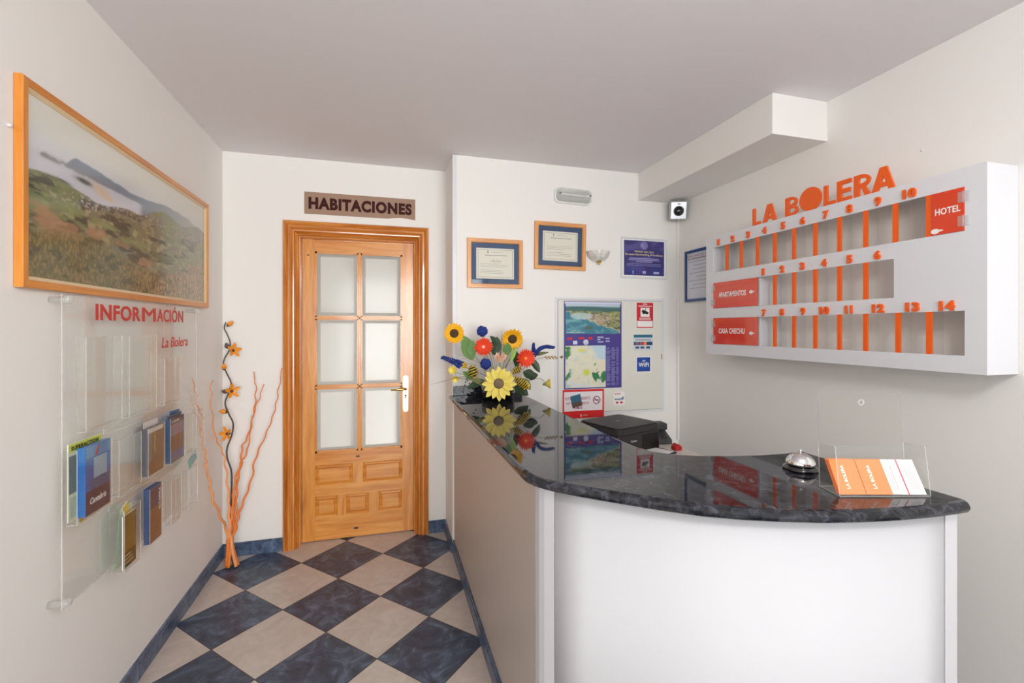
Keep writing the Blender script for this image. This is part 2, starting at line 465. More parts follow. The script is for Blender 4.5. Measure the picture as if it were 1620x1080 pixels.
b.box((-.292, LY0+.001, .157), (-.239, LY1, .293)); b.box((-.094, LY0+.001, .157), (-.031, LY1, .293))
b.build('leaf_frame', [M_pineZ, M_pineX], dr)
# glazing bars with rounded noses
b = MB(); b.mi = 0
def bar(p0, p1, w, mi):
    b.mi = mi
    if p0[0] == p1[0]:
        b.box((p0[0]-w/2, LY0+.006, p0[2]), (p0[0]+w/2, LY1-.004, p1[2])); b.box((p0[0]-w/4, LY0, p0[2]), (p0[0]+w/4, LY1, p1[2]), bevel=.002)
    else:
        b.box((p0[0], LY0+.006, p0[2]-w/2), (p1[0], LY1-.004, p0[2]+w/2)); b.box((p0[0], LY0, p0[2]-w/4), (p1[0], LY1, p0[2]+w/4), bevel=.002)
bar((-.1535, 0, .578), (-.1535, 0, 1.902), .033, 0)
for z in (1.0095, 1.4665): bar((-.431, 0, z), (.125, 0, z), .029, 1)
# bead round the glazed field
b.mi = 0
b.box((-.431, LY0+.006, .578), (-.419, LY1-.004, 1.902)); b.box((.113, LY0+.006, .578), (.125, LY1-.004, 1.902))
b.mi = 1
b.box((-.431, LY0+.006, .578), (.125, LY1-.004, .590)); b.box((-.431, LY0+.006, 1.890), (.125, LY1-.004, 1.902))
b.build('glazing_bars', [M_pineZ, M_pineX], dr)
# frosted bevelled panes
m, nt, out = newmat('frosted glass'); L = nt.links.new
tl = N(nt, 'ShaderNodeBsdfTranslucent'); tl.inputs[0].default_value = (.93, .95, .92, 1)
df = N(nt, 'ShaderNodeBsdfDiffuse'); df.inputs[0].default_value = (.80, .83, .78, 1)
gl = N(nt, 'ShaderNodeBsdfGlossy'); gl.inputs['Roughness'].default_value = .12
m1 = N(nt, 'ShaderNodeMixShader'); m1.inputs[0].default_value = .30; L(tl.outputs[0], m1.inputs[1]); L(df.outputs[0], m1.inputs[2])
m2 = N(nt, 'ShaderNodeMixShader'); fr = N(nt, 'ShaderNodeFresnel'); fr.inputs[0].default_value = 1.45
L(fr.outputs[0], m2.inputs[0]); L(m1.outputs[0], m2.inputs[1]); L(gl.outputs[0], m2.inputs[2]); L(m2.outputs[0], out.inputs[0])
M_frost = m
m, nt, out = newmat('bevelled clear glass'); L = nt.links.new
rf = N(nt, 'ShaderNodeBsdfRefraction'); rf.inputs['IOR'].default_value = 1.2; rf.inputs['Roughness'].default_value = .02; rf.inputs[0].default_value = (.9, .93, .93, 1)
gl = N(nt, 'ShaderNodeBsdfGlossy'); gl.inputs['Roughness'].default_value = .03
tr = N(nt, 'ShaderNodeBsdfTransparent'); tr.inputs[0].default_value = (.86, .9, .9, 1)
m2 = N(nt, 'ShaderNodeMixShader'); fr = N(nt, 'ShaderNodeFresnel'); fr.inputs[0].default_value = 1.9
L(fr.outputs[0], m2.inputs[0]); L(tr.outputs[0], m2.inputs[1]); L(gl.outputs[0], m2.inputs[2]); L(m2.outputs[0], out.inputs[0])
M_bevg = m
for (z0, z1) in pz:
    for (x0, x1) in px:
        b = MB(); i = .021; yf, yb = LY0+.013, LY0+.020
        A = [(x0-.003, yb, z0-.003), (x1+.003, yb, z0-.003), (x1+.003, yb, z1+.003), (x0-.003, yb, z1+.003)]
        I = [(x0+i, yf, z0+i), (x1-i, yf, z0+i), (x1-i, yf, z1-i), (x0+i, yf, z1-i)]
        b.mi = 1
        for k in range(4): b.face((A[k], A[(k+1) % 4], I[(k+1) % 4], I[k]))
        b.mi = 0; b.face(I)
        b.build('pane', [M_frost, M_bevg], dr, fix=False)
# raised and fielded panels
def rpanel(xo0, xo1, zo0, zo1, e=.022):
    b = MB(); y = LY0
    def ring(i, yy): return [(xo0+i, yy, zo0+i), (xo1-i, yy, zo0+i), (xo1-i, yy, zo1-i), (xo0+i, yy, zo1-i)]
    R = [ring(0, y+.001), ring(.005, y+.004), ring(.007, y+.012), ring(e-.003, y+.006), ring(e, y+.009), ring(e+.001, y+.003)]
    for a, c in zip(R, R[1:]):
        for k in range(4): b.face((a[k], a[(k+1) % 4], c[(k+1) % 4], c[k]))
    b.face(R[-1])
    b.build('panel', M_pineX, dr, fix=False)
rpanel(-.431, -.195, .363, .4985); rpanel(-.133, .107+.018, .363, .4985)
rpanel(-.431, -.292, .157, .293); rpanel(-.239, -.094, .157, .293); rpanel(-.031, .107+.018, .157, .293)
# handle
hx = .147
b = MB()
pl = []
for k in range(13): pl.append((hx+.0185*math.cos(PI*k/12), 1.055+.0185*math.sin(PI*k/12)))
for k in range(13): pl.append((hx+.0185*math.cos(PI+PI*k/12), .842+.0185*math.sin(PI+PI*k/12)))
b.prism(pl, LY0-.006, LY0, axis='y')
M_plate = plain('pale brass plate', rgb(232, 222, 196), rough=.2, metal=.75)
hp = b.build('handle_plate', M_plate, dr, label='pale brass back plate')
b = MB(); b.tube([(hx, LY0-.004, .984), (hx, LY0-.045, .984)], .0085, 12)
b.tube([(hx+.006, LY0-.045, .984), (hx-.02, LY0-.047, .985), (hx-.06, LY0-.046, .983), (hx-.098, LY0-.044, .981)], [.009, .0085, .007, .006], 12)
b.build('lever', M_brass, hp)
b = MB()
b.lathe([(0, .0012), (.007, .0012), (.007, 0)], (hx, LY0-.006, .936), (0, -1, 0), 16); b.lathe([(0, .0012), (.005, .0012), (.005, 0)], (hx, LY0-.006, .922), (0, -1, 0), 16)
b.build('keyhole', M_dgrey, hp)
for z in (1.06, .838):
    b = MB(); b.lathe([(0, .001), (.003, .0008), (.0034, 0)], (hx, LY0-.006, z), (0, -1, 0), 10); b.build('screw', M_brass, hp)
# dark knots
M_knot = plain('pine knot', rgb(96, 52, 24), rough=.3)
b = MB()
for x, z, r in ((-.165, .541, .010), (-.472, 1.875, .006), (-.175, .062, .012)):
    b.prism([(x+r*1.4*math.cos(a), z+r*.7*math.sin(a)) for a in [2*PI*k/12 for k in range(12)]], LY0-.0004, LY0+.0003, axis='y')
b.build('knot', M_knot, dr)

# ================================================================ sign over the door
b = MB()
sg = thing('sign', (-.138, YD, 2.13), 'brown rooms sign lettered HABITACIONES on the wall above the glazed door', 'sign')
# lower right corner curls away from the wall
n = 24; sx0, sx1, sz0, sz1 = -.485, .208, 2.129, 2.269
top = []; 
for i in range(n+1):
    s = i/n; x = sx0+(sx1-sx0)*s
    top.append((x, sz1)); 
pts = [(sx0, sz0)]+[(sx0+(sx1-sx0)*s, sz0+(.010*math.sin(PI*(s-.74)/.25) if .74 < s < .99 else 0)) for s in [k/n for k in range(1, n)]]+[(sx1, sz0), (sx1, sz1), (sx0, sz1)]
b.prism(pts, YD-.0035, YD-.0005, axis='y')
b.build('board', plain('brown sign board', rgb(164, 134, 114), rough=.6, spec=.2, noise=.05, nscale=30), sg)
b = MB(); text_into(b, 'HABITACIONES', (sx0+.025, YD-.0038, 2.160), (1, 0, 0), (0, 0, 1), .645, .078, bold=.055, depth=.0008)
b.build('lettering', plain('dark brown vinyl', rgb(62, 20, 18), rough=.6, spec=.2), sg)

# ================================================================ reception counter
ZC = .98
outer = [(.392, YJ), (.392, 1.30), (.395, 1.262), (.407, 1.225), (.431, 1.186), (.450, 1.163), (.505, 1.107), (.563, 1.054), (.645, .982), (.727, .919), (.805, .876), (.882, .843),
         (.968, .813), (1.054, .792), (1.152, .776), (1.240, .768), (1.330, .765), (1.365, .766), (1.378, .775), (1.383, .79)]
inner = [(1.383, 1.236), (1.372, 1.24), (1.29, 1.243), (1.2, 1.249), (1.1, 1.267), (1.0, 1.298), (.94, 1.33), (.895, 1.375), (.87, 1.44), (.862, 1.55), (.862, YJ)]
def offs(poly, d):
    """inset open polyline with the inside on its right... by averaged normals"""
    out = []
    n = len(poly)
    for i, p in enumerate(poly):
        a = Vector(poly[max(i-1, 0)]); c = Vector(poly[min(i+1, n-1)]); t = (c-a).normalized()
        out.append((p[0]-t.y*d, p[1]+t.x*d))
    return out
full = outer+inner
b = MB()
prof = [(0.016, ZC), (.009, ZC-.0015), (.003, ZC-.006), (0, ZC-.013), (.0, ZC-.018), (.004, ZC-.026), (.012, ZC-.030)]
rings = []
for o, z in prof:
    q = offs(full, o)
    q[0] = (q[0][0], YJ-.0005); q[-1] = (q[-1][0], YJ-.0005)
    rings.append([(x, y, z) for x, y in q])
for A, B in zip(rings, rings[1:]):
    for k in range(len(A)-1): b.face((A[k], B[k], B[k+1], A[k+1]), smooth=True)
b.face(rings[0]); b.face(rings[-1][::-1])
wt = b.build('granite_worktop', M_granite, None, 'polished dark granite worktop bending round the white reception counter', 'countertop')
MB().box((.418, YJ-.022, ZC), (.862, YJ-.001, 1.038), bevel=.002).build('upstand', M_granite, wt)

ct = thing('reception_counter', (.9, 1.6, 0), 'white reception counter with beige side and curved front below the granite top', 'counter')
M_side = plain('beige laminate', rgb(196, 184, 174), rough=.4, spec=.35, noise=.01)
M_seam = plain('seam shadow', rgb(150, 146, 142), rough=.8)
b = MB(); b.box((.425, 1.262, 0), (.445, YJ-.001, ZC-.0305))
b.build('side_panel', M_side, ct, label='beige side panel')
# front: posts at both ends and a bowed panel between
fp = [(.4255, 1.256), (.436, 1.226), (.452, 1.197)]
mid = offs(outer[5:17], .026)
b = MB(); 
def wallstrip(b, pts, th, z0, z1):
    q = offs(pts, th)
    b.prism([(x, y) for x, y in pts]+[(x, y) for x, y in q[::-1]], z0, z1, axis='z', smooth=False)
pan = [(.4575, 1.190)]+[p for p in mid if p[0] > .475 and p[0] < 1.315]+[(1.318, .7925)]
wallstrip(b, pan, .016, 0.0, ZC-.0305)
fpn = b.build('front_panel', M_whitepanel, ct)
for f in fpn.data.polygons:
    f.use_smooth = abs(f.normal.z) < .5
b = MB(); wallstrip(b, [(.4255, 1.261), (.4285, 1.240), (.437, 1.220), (.4555, 1.1925)], .018, 0, ZC-.0305); b.build('corner_post', M_whitepanel, ct)
b = MB(); b.box((1.3205, .7905, 0), (1.362, .815, ZC-.0305), bevel=.001); b.build('corner_post', M_whitepanel, ct)
b = MB(); b.box((1.342, .8155, 0), (1.361, 1.215, ZC-.0305)); b.build('end_panel', M_whitepanel, ct)
b = MB(); b.box((.825, 1.45, 0), (.845, YJ-.001, ZC-.0305)); b.box((.94, 1.20, 0), (1.341, 1.215, ZC-.0305)); b.build('inner_panel', M_whitepanel, ct)
# tile skirting along the beige side
m = MB()
L_ = YJ-1.262
for i in range(5):
    y0 = 1.262+L_*i/5+.0015; y1 = 1.262+L_*(i+1)/5-.0015
    m.box((.413, y0, 0), (.4248, y1, .064)); m.box((.4165, y0, .064), (.4248, y1, .080)); 
m.build('skirting', M_base, ct, label='blue tile skirting')
b = MB(); b.box((.403, YJ+.001, 0), (.4149, YD-.012, .08)); b.build('baseboard_jog', M_base, kind='structure')

# lower desk behind the counter
dk = thing('desk', (1.3, 2.45, 0), 'low desk behind the counter carrying the black printer', 'desk')
MB().box((.90, 2.05, .675), (1.69, YJ-.003, .70), bevel=.002).build('desk_top', plain('light desk laminate', rgb(214, 208, 198), rough=.4), dk)
for x in (.93, 1.655):
    for y in (2.09, 2.80): MB().box((x-.02, y-.02, 0), (x+.02, y+.02, .675)).build('leg', M_dgrey, dk)

# ================================================================ printer
pr = thing('printer', (1.31, 2.40, .70), 'black printer standing on the desk below the grey panel', 'printer')
Mp = Matrix.Translation((1.325, 2.41, .70)) @ Matrix.Rotation(math.radians(19), 4, 'Z')
w2, d2 = .175, .155
b = MB(Mp); b.box((-w2, -d2, .004), (w2, d2, .118), bevel=.012)
M_pr = plain('matt black printer', rgb(44, 42, 42), rough=.45)
b.build('printer_body', M_pr, pr)
def rrect(x0, y0, x1, y1, r, n=6):
    out = []
    for cx, cy, a0 in ((x1-r, y1-r, 0), (x0+r, y1-r, PI/2), (x0+r, y0+r, PI), (x1-r, y0+r, 1.5*PI)):
        for k in range(n+1): a = a0+PI/2*k/n; out.append((cx+r*math.cos(a), cy+r*math.sin(a)))
    return out
b = MB(Mp); b.prism(rrect(-w2-.002, -d2-.004, w2+.002, d2+.002, .035), .1185, .150); b.prism(rrect(-w2+.006, -d2+.004, w2-.006, d2-.006, .03), .150, .1565)
b.build('scanner_lid', M_pr, pr)
b = MB(Mp); b.box((.02, -d2-.001, .012), (w2-.014, -d2+.0, .105), bevel=0); b.box((.03, -d2-.0015, .082), (.10, -d2-.001, .088))
b.build('output_slot', plain('deep black', rgb(10, 10, 10), rough=.3), pr)
b = MB(Mp); b.box((-.03, -d2-.12, .004), (w2-.01, -d2-.002, .012), bevel=.002); b.build('paper_tray', M_black, pr)
b = MB(Mp); text_into(b, 'Canon', (-.075, -d2-.0006, .072), (1, 0, 0), (0, 0, 1), .05, .012, bold=.02, depth=.0006); b.build('lettering', plain('silver print', rgb(190, 190, 190), rough=.3), pr); b = MB(Mp)
text_into(b, 'PIXMA', (-.02, .0, .1567), (1, 0, 0), (0, 1, 0), .035, .010, depth=.0004)
b.build('lettering', plain('silver print', rgb(190, 190, 190), rough=.3), pr)
b = MB(Mp)
for k in range(6): b.box((-w2+.03+k*.022, -d2+.012, .1566), (-w2+.042+k*.022, -d2+.018, .1572))
b.build('button', M_dgrey, pr, label='row of small control buttons')
Mq = Mp @ Matrix.Translation((.07, -.235, .0125)) @ Matrix.Rotation(.12, 4, 'Z')
MB(Mq).box((-.07, -.04, 0), (.075, .11, .002)).build('paper_sheet', M_paper, None, 'white paper sheet lying in the output tray of the black printer', 'paper')
# dark grey set beside the printer
t = thing('desk_telephone', (1.59, 2.45, .70), 'dark grey desk set standing to the right of the black printer', 'telephone')
Mt = Matrix.Translation((1.622, 2.47, .7002)) @ Matrix.Rotation(math.radians(-6), 4, 'Z') @ Matrix.Scale(.72, 4)
b = MB(Mt); b.prism([(-.09, 0.0), (.10, 0.0), (.10, .125), (-.09, .035)], -.075, .085, axis='x'); b.build('base', M_dgrey, t)
b = MB(Mt); b.box((-.07, .03, .09), (-.015, .095, .165), bevel=.012); b.box((-.08, -.02, .1), (.085, .1, .16), bevel=.01); b.build('handset', plain('charcoal plastic', rgb(48, 48, 50), rough=.55), t)
b = MB(Mt)
for i in range(4):
    for j in range(3):
        y = -.07+i*.018; z = .035+(y+.09)/.19*.09
        b.box((.0+j*.022, y, z), (.014+j*.022, y+.012, z+.006))
b.build('keypad', M_black, t)
# red pouch
b = MB()
b.prism([(1.60, .7002), (1.642, .7002), (1.646, .716), (1.632, .733), (1.615, .737), (1.602, .722)], 2.26, 2.30, axis='y')
b.build('red_pouch', plain('red leatherette', rgb(176, 30, 30), rough=.4), None, 'small red pouch lying on the desk to the right of the dark grey set', 'pouch')

# ================================================================ service panel door in the alcove wall
M_panel = plain('grey painted panel', rgb(224, 222, 212), rough=.4, noise=.01)
pn = thing('wall_cabinet', (1.51, YJ, .83), 'light grey flush cabinet door in the wall behind the desk covered with stickers', 'cabinet')
MB().box((1.095, YJ-.004, .81), (1.925, YJ-.0005, 1.605)).build('cabinet_frame', M_white, pn)
MB().box((1.113, YJ-.0046, .828), (1.902, YJ-.0042, 1.590)).build('gap', M_seam, pn)
MB().box((1.116, YJ-.0085, .831), (1.899, YJ-.0048, 1.587)).build('door', M_panel, pn)
MB().box((1.896, YJ-.0095, 1.18), (1.903, YJ-.005, 1.215)).build('catch', M_brass, pn)
YP = YJ-.0088
M_purple = plain('violet print', rgb(72, 62, 138), rough=.3)
# map poster
mp = thing('poster', (1.37, YP, .99), 'violet town map poster with an aerial bay photograph on the grey cabinet door', 'poster')
px0, px1, pz0, pz1 = 1.156, 1.583, .99, 1.580
MB().box((px0, YP-.0008, pz0), (px1, YP, pz1)).build('sheet', M_purple, mp)
def aerial(S, T):
    n = fbm(S*9, T*9); n2 = fbm(S*30+3, T*30); f = fbm(S*60, T*60+9, 2)
    c = np.zeros(S.shape+(3,))+np.array((66, 128, 146)); c = mixc(c, (150, 196, 196), sst(n, .5, .8)*.6)
    coast = .60-.55*S**1.4+.12*(n-.5)*2 + .18*np.exp(-((S-.0)/.25)**2)
    land = sst(T, coast, coast+.02)
    L = np.zeros(S.shape+(3,))+np.array((126, 136, 88)); L = mixc(L, (176, 178, 120), sst(n2, .45, .7)); L = mixc(L, (76, 98, 70), sst(fbm(S*14+5, T*20), .55, .7))
    town = np.exp(-(((S-.58)/.27)**2+((T-.5)/.2)**2)); L = mixc(L, (196, 166, 156), np.clip(town*1.6, 0, 1)*sst(f, .38, .6))
    c = c*(1-land[..., None])+L*land[..., None]
    c = mixc(c, (216, 200, 170), np.exp(-((T-coast-.01)/.022)**2)*.8)
    bay = sst(.07-(((S-.28)/.22)**2+((T-.6)/.13)**2)*.07, 0, .03); c = mixc(c, (186, 206, 206), bay*.8)
    hill = sst(T, .74+.08*(fbm(S*5, S*0)-.5), .80); c = mixc(c, (70, 110, 106), hill)
    c = mixc(c, (186, 204, 216), sst(T, .88+.02*np.sin(S*5), .95))
    isl = sst(1-(((S-.42)/.09)**2+((T-.2)/.06)**2), 0, .3); c = mixc(c, (92, 104, 90), isl)
    return c
M_print = vcol_mat('printed picture', rough=.35, spec=.4)
print_grid('photograph', aerial, (px0+.012, YP-.0012, 1.36), (1, 0, 0), (0, 0, 1), px1-px0-.024, .20, 120, 70, M_print, mp)
def mapfn(S, T):
    n = fbm(S*7+2, T*7); c = np.zeros(S.shape+(3,))+np.array((226, 224, 200)); c = mixc(c, (196, 214, 216), sst(n, .55, .75)*.7)
    road = np.minimum(np.abs(np.sin(S*9+3*n*2)), np.abs(np.sin(T*11+n*4))); c = mixc(c, (232, 196, 170), sst(-road, -.07, -.02))
    c = mixc(c, (60, 130, 78), sst(fbm(S*5+8, T*5+1), .42, .5)*sst(-S, -.16, -.08)*sst(fbm(T*6, S*3+4), .35, .45))
    g2 = sst(-(((S-.86)/.22)**2+((T-.36)/.28)**2), -1, -.75)*sst(fbm(S*7+1, T*7+5), .42, .5); c = mixc(c, (56, 124, 76), g2)
    c = mixc(c, (206, 216, 90), sst(-(((S-.52)/.1)**2+((T-.36)/.09)**2), -1, -.4)); c = mixc(c, (222, 220, 120), sst(-(((S-.4)/.12)**2+((T-.89)/.05)**2), -1, -.4))
    c = mixc(c, (190, 212, 226), sst(S+T*.6, 1.15, 1.3)); ins = ((S > .78) & (S < .99) & (T > .38) & (T < .66)).astype(float); c = mixc(c, (228, 220, 196), ins)
    c = mixc(c, (216, 220, 222), sst(-T-.25*S, -.24, -.16)*.8)
    return c
print_grid('town_map', mapfn, (px0+.010, YP-.0012, pz0+.008), (1, 0, 0), (0, 0, 1), .296, .283, 90, 90, M_print, mp)
b = MB()
b.box((px0+.006, YP-.0014, 1.561), (px1-.006, YP-.0012, 1.576))
M_pale = plain('pale print', rgb(206, 212, 232), rough=.4)
b.build('title_band', M_pale, mp)
b = MB()
for c_ in range(3):
    for r_ in range(38):
        if random.random() < .12: continue
        x = 1.468+c_*.038; z = 1.262-r_*.0068; wd = random.uniform(.020, .034) if c_ < 2 else random.uniform(.010, .018)
        b.box((x, YP-.0012, z), (x+wd, YP-.001, z+.0028))
b.build('street_list', plain('list print', rgb(150, 148, 200), rough=.4), mp)
for k, (x, z, wd, h) in enumerate(((1.18, 1.322, .038, .014), (1.262, 1.324, .042, .014), (1.332, 1.322, .032, .017))):
    b = MB(); b.box((x, YP-.0012, z), (x+wd, YP-.001, z+h)); b.build('red_emblem', M_redw, mp)
b = MB(); b.box((1.222, YP-.0012, 1.290), (1.252, YP-.001, 1.314)); b.build('white_emblem', M_pale, mp)
b = MB(); b.lathe([(0, .0003), (.02, .0003), (.02, 0)], (1.315, YP-.001, 1.303), (0, -1, 0), 16); b.build('white_emblem', M_pale, mp)
b = MB()
for x, z, wd in ((1.40, 1.335, .045), (1.402, 1.318, .02), (1.405, 1.302, .04), (1.462, 1.325, .03), (1.462, 1.307, .03)): b.box((x, YP-.0012, z), (x+wd, YP-.001, z+.006))
b.box((1.4, YP-.00115, 1.302), (1.4012, YP-.001, 1.343)); b.box((1.4012, YP-.00115, 1.3295), (1.4925, YP-.001, 1.3305))
b.build('info_lines', M_pale, mp)
b = MB(); text_into(b, 'www.noja.es', (1.175, YP-.0016, 1.366), (1, 0, 0), (0, 0, 1), .13, .009, depth=.0002)
b.build('caption', M_paper, mp)
# cctv sticker
s = thing('cctv_sticker', (1.766, YP, 1.398), 'red and white video surveillance sticker at the top right of the grey cabinet door', 'sticker')
MB().box((1.694, YP-.0006, 1.396), (1.837, YP, 1.581)).build('backing', M_paper, s)
b = MB(); b.box((1.700, YP-.001, 1.450), (1.831, YP-.0006, 1.577)); b.box((1.700, YP-.001, 1.400), (1.831, YP-.0006, 1.408)); b.box((1.700, YP-.001, 1.408), (1.7045, YP-.0006, 1.45)); b.box((1.8265, YP-.001, 1.408), (1.831, YP-.0006, 1.45)); b.build('red_field', M_redw, s)
b = MB(); b.box((1.731, YP-.0014, 1.478), (1.801, YP-.001, 1.541))
text_into(b, 'ZONA', (1.748, YP-.0014, 1.562), (1, 0, 0), (0, 0, 1), .036, .010, bold=.03, depth=.0003)
text_into(b, 'VIDEOVIGILADA', (1.712, YP-.0014, 1.547), (1, 0, 0), (0, 0, 1), .108, .010, bold=.03, depth=.0003)
for z in (1.467, 1.458): b.box((1.72, YP-.0012, z), (1.812, YP-.001, z+.004))
b.build('white_field', M_paper, s)
Mc = Matrix.Translation((1.766, YP-.0016, 1.510)) @ Matrix.Rotation(.35, 4, 'Y')
b = MB(Mc); b.box((-.026, 0, -.009), (.018, .0003, .011)); b.box((.018, 0, -.006), (.028, .0003, .008)); b.box((-.006, 0, .011), (-.001, .0003, .026)); b.box((-.016, 0, -.016), (.0, .0003, -.009)); b.build('camera_symbol', M_black, s)
# card sticker
s = thing('payment_sticker', (1.75, YP, 1.243), 'blue striped payment cards sticker above the blue WiFi sticker', 'sticker')
MB().box((1.676, YP-.0006, 1.243), (1.826, YP, 1.354)).build('backing', plain('bluish white', rgb(206, 214, 222), rough=.4), s)
b = MB(); b.mi = 0; b.box((1.677, YP-.001, 1.333), (1.825, YP-.0006, 1.353)); b.mi = 1; b.box((1.735, YP-.001, 1.279), (1.757, YP-.0006, 1.304)); b.box((1.70, YP-.001, 1.279), (1.712, YP-.0006, 1.304))
b.mi = 2; b.box((1.758, YP-.001, 1.279), (1.778, YP-.0006, 1.304)); b.mi = 3; b.box((1.779, YP-.001, 1.279), (1.825, YP-.0006, 1.304)); b.mi = 0; b.box((1.677, YP-.001, 1.279), (1.699, YP-.0006, 1.304)); b.box((1.713, YP-.001, 1.279), (1.733, YP-.0006, 1.304))
b.mi = 3
for x in (1.69, 1.73, 1.775): b.box((x, YP-.001, 1.256), (x+.03, YP-.0006, 1.270))
b.box((1.690, YP-.001, 1.315), (1.815, YP-.0006, 1.319))
b.build('card_emblems', [plain('teal print', rgb(34, 104, 132)), M_redw, plain('amber print', rgb(224, 150, 60)), plain('navy print', rgb(40, 62, 110))], s)
# wifi sticker
s = thing('wifi_sticker', (1.755, YP, 1.095), 'blue WiFi sticker on the right of the grey cabinet door', 'sticker')
MB().box((1.697, YP-.0006, 1.090), (1.812, YP, 1.200)).build('backing', M_paper, s)
MB().box((1.7025, YP-.001, 1.0955), (1.8065, YP-.0006, 1.1945)).build('blue_field', plain('sticker blue', rgb(24, 72, 158), rough=.3), s)
b = MB(); text_into(b, 'WiFi', (1.714, YP-.0014, 1.128), (1, 0, 0), (0, 0, 1), .082, .030, bold=.03, depth=.0003)
for r0 in (.007, .013):
    ps = [(1.757+r0*math.cos(a), 1.160+r0*math.sin(a)) for a in np.linspace(.5, 2.64, 9)]+[(1.757+(r0+.003)*math.cos(a), 1.160+(r0+.003)*math.sin(a)) for a in np.linspace(2.64, .5, 9)]
    b.prism(ps, YP-.0012, YP-.001, axis='y')
b.build('lettering', M_paper, s)
# little logo sticker
s = thing('review_sticker', (1.565, YP, .867), 'small white sticker with red and blue prints right of the no smoking sign', 'sticker')
b = MB(); b.prism(rrect(1.522, .866, 1.609, .960, .01, 4), YP-.0006, YP, axis='y'); b.build('backing', M_paper, s)
b = MB(); b.mi = 0; text_into(b, 'mobile', (1.530, YP-.001, .943), (1, 0, 0), (0, 0, 1), .045, .010, bold=.04, depth=.0003); b.box((1.540, YP-.001, .880), (1.558, YP-.0006, .893)); b.box((1.572, YP-.001, .880), (1.592, YP-.0006, .893))
b.mi = 1; b.box((1.530, YP-.001, .905), (1.598, YP-.0006, .914)); b.prism([(1.575, .914), (1.600, .930), (1.600, .914)], YP-.001, YP-.0006, axis='y')
b.build('prints', [M_redw, plain('grey blue print', rgb(110, 130, 156))], s)
# no smoking sign
s = thing('no_smoking_sign', (1.3, YP, .80), 'red and white no smoking sign under the violet map poster', 'sign')
MB().box((1.147, YP-.0020, .795), (1.449, YP-.0010, .987)).build('red_board', plain('sign red', rgb(216, 40, 40), rough=.35), s)
MB().box((1.157, YP-.0026, .844), (1.437, YP-.0020, .972)).build('white_field', plain('sign white', rgb(234, 226, 228), rough=.35), s)
b = MB()
for i, (tx, x, z, wd) in enumerate((('ESTABLECIMIENTO', 1.164, .918, .182), ('ESTÁ PROHIBIDO', 1.172, .888, .165), ('FUMAR', 1.225, .855, .064))):
    text_into(b, tx, (x, YP-.0030, z), (1, 0, 0), (0, 0, 1), wd, .019, bold=.01, depth=.0003)
ps = []
for k in range(24):
    a0, a1 = 2*PI*k/24, 2*PI*(k+1)/24
    b.face([(1.393+r*math.cos(a), YP-.003, .912+r*math.sin(a)) for r, a in ((.028, a0), (.022, a0), (.022, a1), (.028, a1))])
Ms = Matrix.Translation((1.393, YP-.003, .912)) @ Matrix.Rotation(.7, 4, 'Y')
b2 = MB(Ms); b2.box((-.026, -.0003, -.0028), (.026, 0, .0028)); me_ = bpy.data.meshes.new('x'); b2.bm.to_mesh(me_); b2.bm.free(); b.addmesh(me_, Matrix.Identity(4)); bpy.data.meshes.remove(me_)
b.build('lettering', plain('maroon print', rgb(150, 42, 78), rough=.4), s)
b = MB(); b.box((1.374, YP-.0028, .910), (1.412, YP-.0026, .915)); b.build('cigarette_symbol', M_black, s)
b = MB(); text_into(b, 'COMUNIDAD', (1.292, YP-.0024, .810), (1, 0, 0), (0, 0, 1), .035, .006, depth=.0003); b.box((1.276, YP-.0022, .803), (1.282, YP-.002, .820)); b.build('footer_print', M_paper, s)
Mf = Matrix.Translation((1.244, YP-.004, .905)) @ Matrix.Rotation(-.22, 4, 'Y')
b = MB(Mf); b.mi = 0; b.box((-.035, -.0015, -.004), (.038, .0, .046)); b.mi = 1; b.box((-.035, -.0015, -.034), (.038, .0, -.004)); 
b.build('business_card', [plain('card teal', rgb(50, 100, 124), rough=.4), plain('card brown', rgb(96, 66, 56), rough=.5)], None, 'dark teal and brown card stuck over the no smoking sign', 'card')

# ================================================================ framed certificates etc. on the alcove wall
def frame_y(name, X0, X1, Z0, Z1, y, fw, mat, fd=.018, rot=0., parts=None, label='', cat='picture', matx=None):
    cx, cz = (X0+X1)/2, (Z0+Z1)/2
    t = thing(name, (cx, y, Z0), label, cat)
    M = Matrix.Translation((cx, y, cz)) @ Matrix.Rotation(rot, 4, 'Y')
    w, h = (X1-X0)/2, (Z1-Z0)/2
    b = MB(M)
    def ring(i, yy): return [(-w+i, yy, -h+i), (w-i, yy, -h+i), (w-i, yy, h-i), (-w+i, yy, h-i)]
    R = [ring(0, 0), ring(0, -fd+.002), ring(.002, -fd), ring(fw-.004, -fd), ring(fw, -fd+.006), ring(fw, -.003)]
    for a, c in zip(R, R[1:]):
        for k in range(4):
            b.mi = 0 if k % 2 == 0 else (1 if matx else 0)
            b.face((a[k], a[(k+1) % 4], c[(k+1) % 4], c[k]))
    b.build('frame', [mat, matx] if matx else mat, t, fix=False)
    return t, M, w, h
FR = (rgb(206, 138, 78), rgb(224, 158, 96), rgb(234, 174, 112))
M_frX = wood('light frame wood x', *FR, axis='X', rough=.35, coat=.2); M_frZ = wood('light frame wood z', *FR, axis='Z', rough=.35, coat=.2)
M_navy = plain('navy mount', rgb(44, 72, 112), rough=.6)
M_ivory = plain('ivory paper', rgb(234, 228, 216), rough=.6)
M_ink = plain('grey ink', rgb(150, 146, 142), rough=.7)
